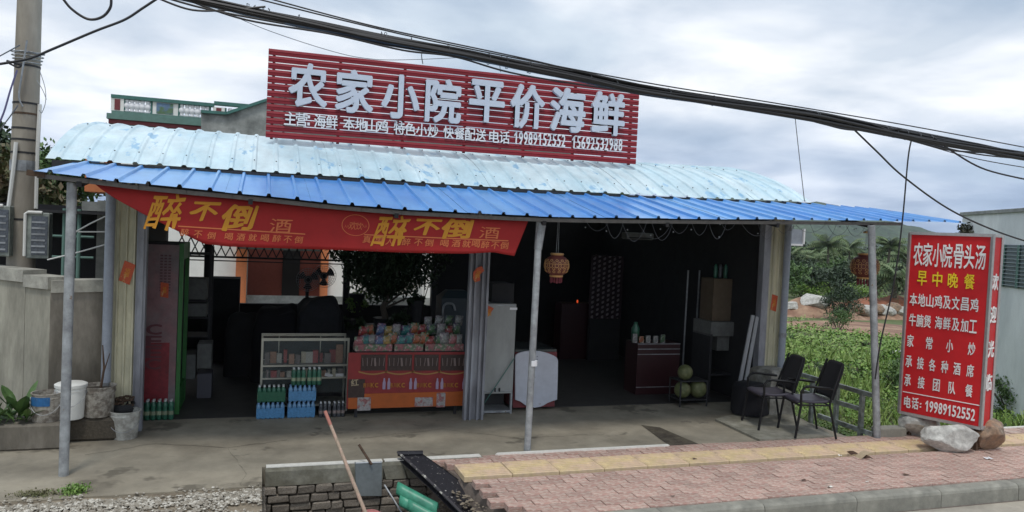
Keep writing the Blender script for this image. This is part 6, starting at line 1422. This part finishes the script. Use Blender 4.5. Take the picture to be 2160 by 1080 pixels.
# hanging signboard seen at the top right of the shed
c0, c1 = ony(1662, 483, 9.9), ony(1694, 517, 9.9); t = thing('window_shutter', 'small grey framed shutter panel beside the right downpipe', 'shutter', ((c0.x+c1.x)/2, 9.9, c1.z)); mb = MB(); mb.box(((c0.x+c1.x)/2, 9.92, (c0.z+c1.z)/2), (c1.x-c0.x, .03, c0.z-c1.z)); obj('panel', mb, m_pipe, t)
for x_ in (c0.x, c1.x): mb = MB(); mb.box((x_, 9.9, (c0.z+c1.z)/2), (.03, .04, c0.z-c1.z+.03)); obj('frame', mb, m_letw, t)
mb = MB(); mb.box(((c0.x+c1.x)/2, 9.9, c1.z), (c1.x-c0.x+.03, .04, .03)); obj('frame', mb, m_letw, t)
# ------------------------------------------------------------------ right-hand landscape
# weathered building at far right
m_ww = mat('weathered_white_wall', (.80, .83, .83), .9, var=.15, vscale=.7, col2=(.64, .68, .69), stretch=(1, 1, .35), spots=((.12, .13, .12), 1.5, .66))
Wp = lambda px, py, w_: Vector(ray(px, py)*w_)+Vector((0, 0, EYE))
fa, fb = Wp(2031, 450, 17.5), Wp(2200, 434, 14.2); wb = thing('weathered_building', 'weathered white rendered building with a louvred window at the right edge', 'building', (fa.x, fa.y, -1))
dv = Vector((fb.x-fa.x, fb.y-fa.y, 0)); dn = dv.normalized(); bk = Vector((-dn.y, dn.x, 0)); 
if bk.x < 0: bk = -bk
def wpt(u, z, off=0): q = fa+dv*u-bk*off; return Vector((q.x, q.y, z))
zt_ = fa.z
mb = MB(); mb.prism([wpt(0, -1.2), wpt(1.5, -1.2), wpt(1.5, -1.2)+bk*5, wpt(0, -1.2)+bk*5], (0, 0, zt_+1.2-.05)); obj('wall', mb, m_ww, wb, recalc=True)
mb = MB(); mb.prism([wpt(-.01, zt_-.05, .05), wpt(1.5, zt_-.05, .05), wpt(1.5, zt_-.05)+bk*5, wpt(-.01, zt_-.05)+bk*5], (0, 0, .07)); obj('roof_cap', mb, mat('cap_stained', (.30, .31, .30), .9, var=.4, vscale=2), wb, recalc=True)
# soot-coloured stains with their own ragged shape
u0 = .47; za, zb_ = 2.6, 1.75
mb = MB(); mb.prism([wpt(u0, zb_, .005), wpt(.97, zb_, .005), wpt(.97, za, .005), wpt(u0, za, .005)], tuple(-bk*.02)); wn = obj('window', mb, mat('window_dark', (.10, .13, .14), .3), wb, recalc=True)
for k in range(11):
    z_ = zb_+.04+(za-zb_-.06)*k/10.5; mb = MB(); mb.bar(wpt(u0+.01, z_, .035), wpt(.96, z_, .035), .045, .012); obj('louvre', mb, mat('louvre_grey', (.30, .36, .37), .5), wn)
for uu in (u0, .63, .80, .97): mb = MB(); mb.bar(wpt(uu, zb_, .035), wpt(uu, za, .035), .05, .05, up=(1, 0, 0)); obj('frame', mb, m_teal2, wn)
mb = MB(); rs = random.Random(6)
for k in range(60):
    u_, z_ = rs.uniform(.0, .17), zt_-.55+rs.gauss(0, .09)+rs.uniform(0, .1); c_ = wpt(u_, z_, .03); mb.quads(leaves(6, np.array([[c_.x, c_.y, c_.z]]*6)+RNG.normal(0, .04, (6, 3)), .12))
o = obj('dry_creeper', mb, mat('dry_vine', (.07, .07, .045), .9), org=tuple(wpt(.08, zt_-.5))); tag(o, 'dark dry creeper on the top corner of the weathered building', 'creeper')

def ter(px, py, guess=20):
    """point on the field terrain along a pixel ray"""
    d = ray(px, py); t_ = 8.0
    while t_ < 400:
        q = Vector(d*t_)+Vector((0, 0, EYE))
        if q.z < terr(q.x, q.y): return q
        t_ *= 1.01
    return q
# dirt mounds
def mound(label, px, py, rx, ry, h, m_, name='dirt_mound', seed=0, up=0.0):
    q = ter(px, py); g = []
    for i in range(15):
        rr = i/14; row = []
        for k in range(33):
            a_ = 2*math.pi*k/32; e = 1+.25*mnoise.noise(Vector((math.cos(a_)*1.2+seed, math.sin(a_)*1.2, 0))); x_, y_ = q.x+rx*rr*e*math.cos(a_), q.y+ry*rr*e*math.sin(a_)
            row.append((x_, y_, terr(x_, y_)-.1+h*(math.cos(rr*math.pi)*.5+.5)*(1+.35*mnoise.noise(Vector((x_*.8, y_*.8, seed))))))
        g.append(row)
    mb = MB(); mb.sheet(g); o = obj(name, mb, m_, org=tuple(q), recalc=True); tag(o, label, 'mound'); return q
c1 = mound('bare brown dirt bank with boulders on its crest beyond the weeds', 1715, 668, 4.2, 2.5, 1.3, m_clay, seed=2)
c2 = mound('red earth heap beyond the clearing behind the right canopy post', 1890, 648, 7.5, 4.5, 1.05, m_redclay, seed=5)
c3 = mound('brown rubble bank below the red earth heap', 1885, 672, 6.0, 1.6, .8, m_clay, seed=9)
# clearing
q0 = ter(1860, 700); mb = MB(); g = []
for i in range(10):
    rr = i/9; g.append([(q0.x+rr*5.5*math.cos(a_)*(1+.2*mnoise.noise(Vector((math.cos(a_), math.sin(a_), 7)))), q0.y+rr*3.6*math.sin(a_), 0) for a_ in np.linspace(0, 6.2832, 30)])
g = [[(x_, y_, terr(x_, y_)+.10) for x_, y_, _ in row] for row in g]; mb.sheet(g); struct('clearing_soil', mb, m_clay, recalc=True)
rk_l = ['big pale boulder topping the dirt bank', 'flat pale boulder just below the big one on the dirt bank', 'small boulder right of the big one on the dirt bank', 'rounded stone at the left end of the dirt bank', 'brown stone on the left slope of the dirt bank', 'low stone at the foot of the dirt bank left', 'stone between the pipe and the dirt bank']
for k, (px, py, s) in enumerate(((1714, 640, 1.05), (1702, 652, .75), (1729, 652, .5), (1672, 646, .5), (1680, 655, .5), (1665, 668, .5), (1690, 662, .5))):
    q = ter(px, 668); d = ray(px, py); f_ = (c1.y-.4)/d[1]; q = Vector(d*f_)+Vector((0, 0, EYE)); rock('rock', rk_l[k], (q.x, q.y, q.z-s*.55), (s, s*.8, s*.6), 30+k, m_rock if k in (0, 1, 3) else m_rockb)
for k in range(9):
    px = 1812+k*12; d = ray(px, 652+(k % 3)*4); f_ = (c3.y-.6)/d[1]; q = Vector(d*f_)+Vector((0, 0, EYE)); rock('rock', ORD[k]+' rubble stone from the left in the line under the red earth', (q.x, q.y, q.z-.3), (.55, .4, .36), 60+k, m_rock if k % 3 else m_rockb, cat='rock')['group'] = 'rubble stones along the bank'
q = ter(1890, 757); rock('white_sack', 'crumpled white sack lying in the weeds left of the sign box', (q.x, q.y, q.z-.06), (.42, .3, .2), 5, m_letw, cuts=14, cat='sack')

# palms
def palm(label, px, base_py, d_, cpy, scale_=1.0, seed=0):
    b = Vector(ray(px, base_py)); b = b*(d_/b.y); bx_, by_ = b.x, b.y; bz_ = terr(bx_, by_); h = ony(px, cpy, by_).z-bz_
    t = thing('palm_tree', label, 'palm tree', (bx_, by_, bz_), 'coconut palms beyond the field'); rs = random.Random(seed)
    lean = Vector((rs.uniform(-.08, .08)*h, 0, 0)); top = Vector((bx_, by_, bz_+h))+lean; mb = MB(); mb.tube([(bx_, by_, bz_), (bx_+lean.x*.3, by_, bz_+h*.5), tuple(top)], [.22, .17, .13], 7); obj('trunk', mb, m_bark, t)
    mb = MB(); nf = 30
    for k in range(nf):
        a_ = 6.283*k/nf*1.0+rs.uniform(-.2, .2); el = rs.uniform(-.4, 1.45); L_ = rs.uniform(2.3, 3.1)*scale_; dh = Vector((math.cos(a_), math.sin(a_), 0)); sd_ = Vector((-math.sin(a_), math.cos(a_), 0)); P = []
        for j in range(12):
            s = j/11; r_ = L_*s*math.cos(el*(1-.3*s)); z_ = L_*(math.sin(el)*s-.55*s*s); P.append(top+dh*r_+Vector((0, 0, z_)))
        mb.tube(P, [.035*(1-.8*j/11) for j in range(12)], 3, cap=False)
        for j in range(1, 12):
            for m_ in (0, .5):
                c = P[j-1].lerp(P[j], .5+m_*.5); ll = .75*scale_*math.sin(min(1, (j+m_)/11)*math.pi*.9+.15)
                for sg_ in (-1, 1):
                    e = c+sd_*sg_*ll*.75+Vector((0, 0, -ll*.55))+dh*ll*.35; w_ = dh*.085; mb.add([c-w_, c+w_, e], [(0, 1, 2)])
    obj('fronds', mb, m_palm, t)
for k, (px, d_, cpy, s, lb2) in enumerate(((1667, 72, 545, 1.1, 'coconut palm just right of the right downpipe'), (1695, 84, 548, 1.1, 'coconut palm left of the tallest pair'), (1745, 86, 518, 1.25, 'tall coconut palm left of the right lantern'), (1790, 88, 524, 1.2, 'coconut palm right behind the right lantern'), (1722, 96, 540, 1.1, 'more distant coconut palm between the two tall ones'),
                                  (1868, 78, 520, 1.1, 'coconut palm between the right canopy post and the sign'), (1905, 80, 540, 1.1, 'coconut palm at the left edge of the sign'), (1850, 58, 572, 1.1, 'short palm behind the right canopy post'), (1888, 50, 586, 1.1, 'low bushy palm left of the sign'), (1816, 90, 548, 1.1, 'coconut palm hidden partly by the right canopy post'))):
    palm(lb2, px, 610, d_, cpy, s, k+1)
# tree belt and bushes
for k, (px, d_, h, r, lb2) in enumerate(((1650, 58, 3.4, 2.6, 'dark round tree behind the right downpipe'), (1680, 70, 4.2, 3.2, 'dark tree at the left of the tree belt'), (1715, 60, 3.2, 2.6, 'broadleaf tree under the left palms'), (1750, 62, 3.4, 2.8, 'broadleaf tree under the tall palm'), (1785, 60, 3.4, 2.8, 'broadleaf tree under the lantern'), (1820, 66, 4.0, 3.2, 'dark tree right of the lantern'), (1855, 72, 4.4, 3.4, 'dark tree behind the short palm'), (1893, 66, 4.4, 3.3, 'dark tree left of the sign'), (1925, 64, 4.6, 3.0, 'dark tree hidden partly by the sign'))):
    b = Vector(ray(px, 610)); b = b*(d_/b.y); tree('tree', lb2, 'tree', (b.x, b.y, terr(b.x, b.y)), h, r, 2300, .34, m_leafd if k % 3 else m_leaf, 'trees beyond the field', trunk_r=.15, clumps=20, flat=.62)
for k in range(13):
    px = 1648+k*24; b = Vector(ray(px, 600)); b = b*(120/b.y); tree('tree', 'distant dark tree, '+ORD[k]+' from the left in the back row under the hill', 'tree', (b.x, b.y, terr(b.x, b.y)), 7.0+RNG.uniform(-.8, 1.2), 5.0, 1100, .8, m_leafd if k % 2 else m_leaf, 'distant trees under the hill', trunk_r=.25, clumps=18, flat=.55)
def bush(label, px, py, r, n_, m_, size, rz_=.8, group=None):
    q = ter(px, py); t = thing('bush', label, 'bush', tuple(q), group); mb = MB()
    for k in range(6): a_ = k*1.05; mb.tube([tuple(q), (q.x+math.cos(a_)*r*.5, q.y+math.sin(a_)*r*.5, q.z+r*.8)], .02, 4)
    obj('stems', mb, m_bark, t); mb = MB(); mb.quads(leaves(n_, blob(n_, (q.x, q.y, q.z+r*rz_*.75), (r, r, r*rz_), nclump=18), size)); obj('foliage', mb, m_, t); return q
bush('dark green conical bush on the dirt bank', 1775, 676, 1.5, 3400, m_leafd, .13, .85)
bush('bright green shrub in front of the dark bush', 1768, 700, .8, 1500, m_leaf, .09, .9)
for k, (px, py, r, lb2) in enumerate(((1690, 628, 1.5, 'pale green scrub bush at the left of the tree line'), (1722, 630, 1.7, 'green scrub bush at the foot of the palms'), (1760, 630, 1.8, 'green scrub bush left of the lantern tassels'), (1800, 636, 1.9, 'green scrub bush at the foot of the red earth'), (1830, 632, 1.7, 'green scrub bush behind the right canopy post'))):
    bush(lb2, px, py, r, 1300, m_weed, .2, .6, 'scrub bushes at the edge of the field')
for k, (px, py, r, m_, lb2) in enumerate(((2128, 880, .55, m_leaf, 'leafy bush at the foot of the weathered building, nearest'), (2140, 830, .8, m_leafd, 'dark leafy bush against the weathered building'), (2165, 800, .9, m_leaf, 'bush cut by the right photo edge'), (2118, 810, .6, m_leaf, 'small bush just right of the sign side'), (1898, 840, .6, m_leaf, 'weedy bush left of the sign foot'), (1885, 790, .6, m_weed, 'weedy bush between the post and the sign'))):
    bush(lb2, px, py, r, 1500, m_, .08, .9)
vr = random.Random(21)
for k in range(12):
    pass
    x_, y_ = ((1668, 720), (1700, 735), (1745, 745), (1790, 740), (1825, 735), (1680, 770), (1720, 800), (1765, 810), (1810, 800), (1700, 690), (1830, 860), (1795, 880))[k]; r = vr.uniform(.22, .42)
    bush(ORD[k]+' low weed clump in the field seen past the railing, counted from the far left', x_, y_, r, 420, (m_leaf, m_weed2, m_leafd, m_weed)[k % 4], .06, .7, 'weed clumps in the field')
# weeds covering the field: many small leaf faces on clumps
def field(n, dmin, dmax, amin, amax, size, hmax, power=1.0):
    rs = RNG; d = dmin+(dmax-dmin)*rs.uniform(0, 1, n)**power; a = np.radians(rs.uniform(amin, amax, n)); x = d*np.sin(a); y = d*np.cos(a); P = []
    hh = np.array([mnoise.noise(Vector((xx*.45, yy*.45, 3)))*.5+.5+.5*(mnoise.noise(Vector((xx*1.6, yy*1.6, 8)))) for xx, yy in zip(x, y)])
    z = np.array([terr(xx, yy) for xx, yy in zip(x, y)])+np.clip(hh, .05, 1.2)*hmax*rs.uniform(0.1, 1, n)**.6
    keep = (x > 7.62) & (y > 7.75) & ~(((x-q0.x)/5.0)**2+((y-q0.y)/3.2)**2 < 1) & ~((x > fa.x-.2) & (np.abs((x-fa.x)*dn.y-(y-fa.y)*dn.x) < 0.0))
    return np.stack([x, y, z], 1)[keep]
def patches(P, s, seed, thr=0.0):
    return P[np.array([mnoise.noise(Vector((a*s, b*s, seed)))+.25*random.random() > thr for a, b, c in P])]
def addveg(name, label, pts, m_, size, blade=False):
    mb = MB(); n = len(pts)
    if blade:
        a = RNG.uniform(0, 6.28, n); L_ = size*RNG.uniform(.6, 1.4, n); w_ = L_*.07; s_ = np.stack([np.cos(a), np.sin(a), 0*a], 1); ln = np.stack([RNG.normal(0, .35, n), RNG.normal(0, .35, n), np.ones(n)], 1)*L_[:, None]
        Q = np.stack([pts-s_*w_[:, None], pts+s_*w_[:, None], pts+ln+s_*w_[:, None]*.2, pts+ln-s_*w_[:, None]*.2], 1); mb.quads(Q)
    else: mb.quads(leaves(n, pts, size, tilt=.55, aspect=1.6))
    return stuff(name, mb, m_, label, 'weeds')
addveg('near_weeds', 'low broad-leaved green weeds filling the ground right behind the railing', field(26000, 10.5, 19, 33, 62, .07, .5), m_weed, .048)
addveg('pale_weeds', 'pale yellow green weeds mixed through the field behind the railing', patches(field(24000, 10.5, 20, 33, 62, .10, .62), .55, 3), m_weed2, .042)
addveg('dark_weeds', 'darker low weeds in the hollow behind the railing and sign', patches(field(22000, 10.5, 24, 33, 66, .09, .4), .5, 11), m_leafd, .06)
addveg('far_weeds', 'green weeds spreading over the middle of the field', field(26000, 17, 40, 34, 60, .1, .55), m_weed, .10)
addveg('far_pale_weeds', 'pale weeds over the middle of the field', field(9000, 17, 42, 34, 60, .1, .6), m_weed2, .12)
addveg('grass_blades', 'upright grass blades among the weeds', patches(field(11000, 10.5, 26, 33, 60, .06, .4), .4, 17, .05), m_weed2, .26, blade=True)
addveg('dry_weeds', 'dry brownish creeping weeds at the foot of the railing', field(3500, 10.6, 14, 38, 55, .05, .35), m_dry, .06)
rs = random.Random(4); mb = MB()
for k in range(420):
    y_ = rs.uniform(5.9, 7.3); pebble(mb, (xedge(y_)-rs.uniform(-.02, .09), y_, -.10-rs.uniform(0, .3)), rs.choice((.01, .016, .03)), rs)
stuff('rubble', mb, mat('rubble_grit', (.24, .20, .15), .95, var=.4, vscale=20), 'loose rubble and soil on the broken edge of the sidewalk', 'rubble')
nw = 16000; xw = RNG.uniform(-150, 60, nw); yw = 95+RNG.normal(0, 3, nw)-xw*.05
hw = np.array([6.5+2.5*mnoise.noise(Vector((a*.12, 0, 5)))+1.5*mnoise.noise(Vector((a*.5, 0, 5))) for a in xw]); zw_ = np.array([terr(a, b) for a, b in zip(xw, yw)])+hw*RNG.uniform(0, 1, nw)**.6
mb = MB(); mb.quads(leaves(nw, np.stack([xw, yw, zw_], 1), 1.1)); stuff('far_woods', mb, m_leafd, 'dark far off wood along the plain behind the houses', 'woods')
# haze
if HAZE > 0:
    mb = MB(); mb.box((400, 700, 60-2.4), (2400, 2400, 130)); hz = obj('haze', mb, mat('dummy_haze', (1, 1, 1))); hz['kind'] = 'stuff'
    hm = bpy.data.materials.new('haze_air'); hm.use_nodes = True; t_ = hm.node_tree
    for n_ in list(t_.nodes): t_.nodes.remove(n_)
    o_ = t_.nodes.new('ShaderNodeOutputMaterial'); v_ = t_.nodes.new('ShaderNodeVolumePrincipled'); v_.inputs['Color'].default_value = (.86, .92, 1, 1); v_.inputs['Density'].default_value = HAZE; v_.inputs['Anisotropy'].default_value = .2; t_.links.new(v_.outputs[0], o_.inputs['Volume'])
    hz.data.materials.clear(); hz.data.materials.append(hm)
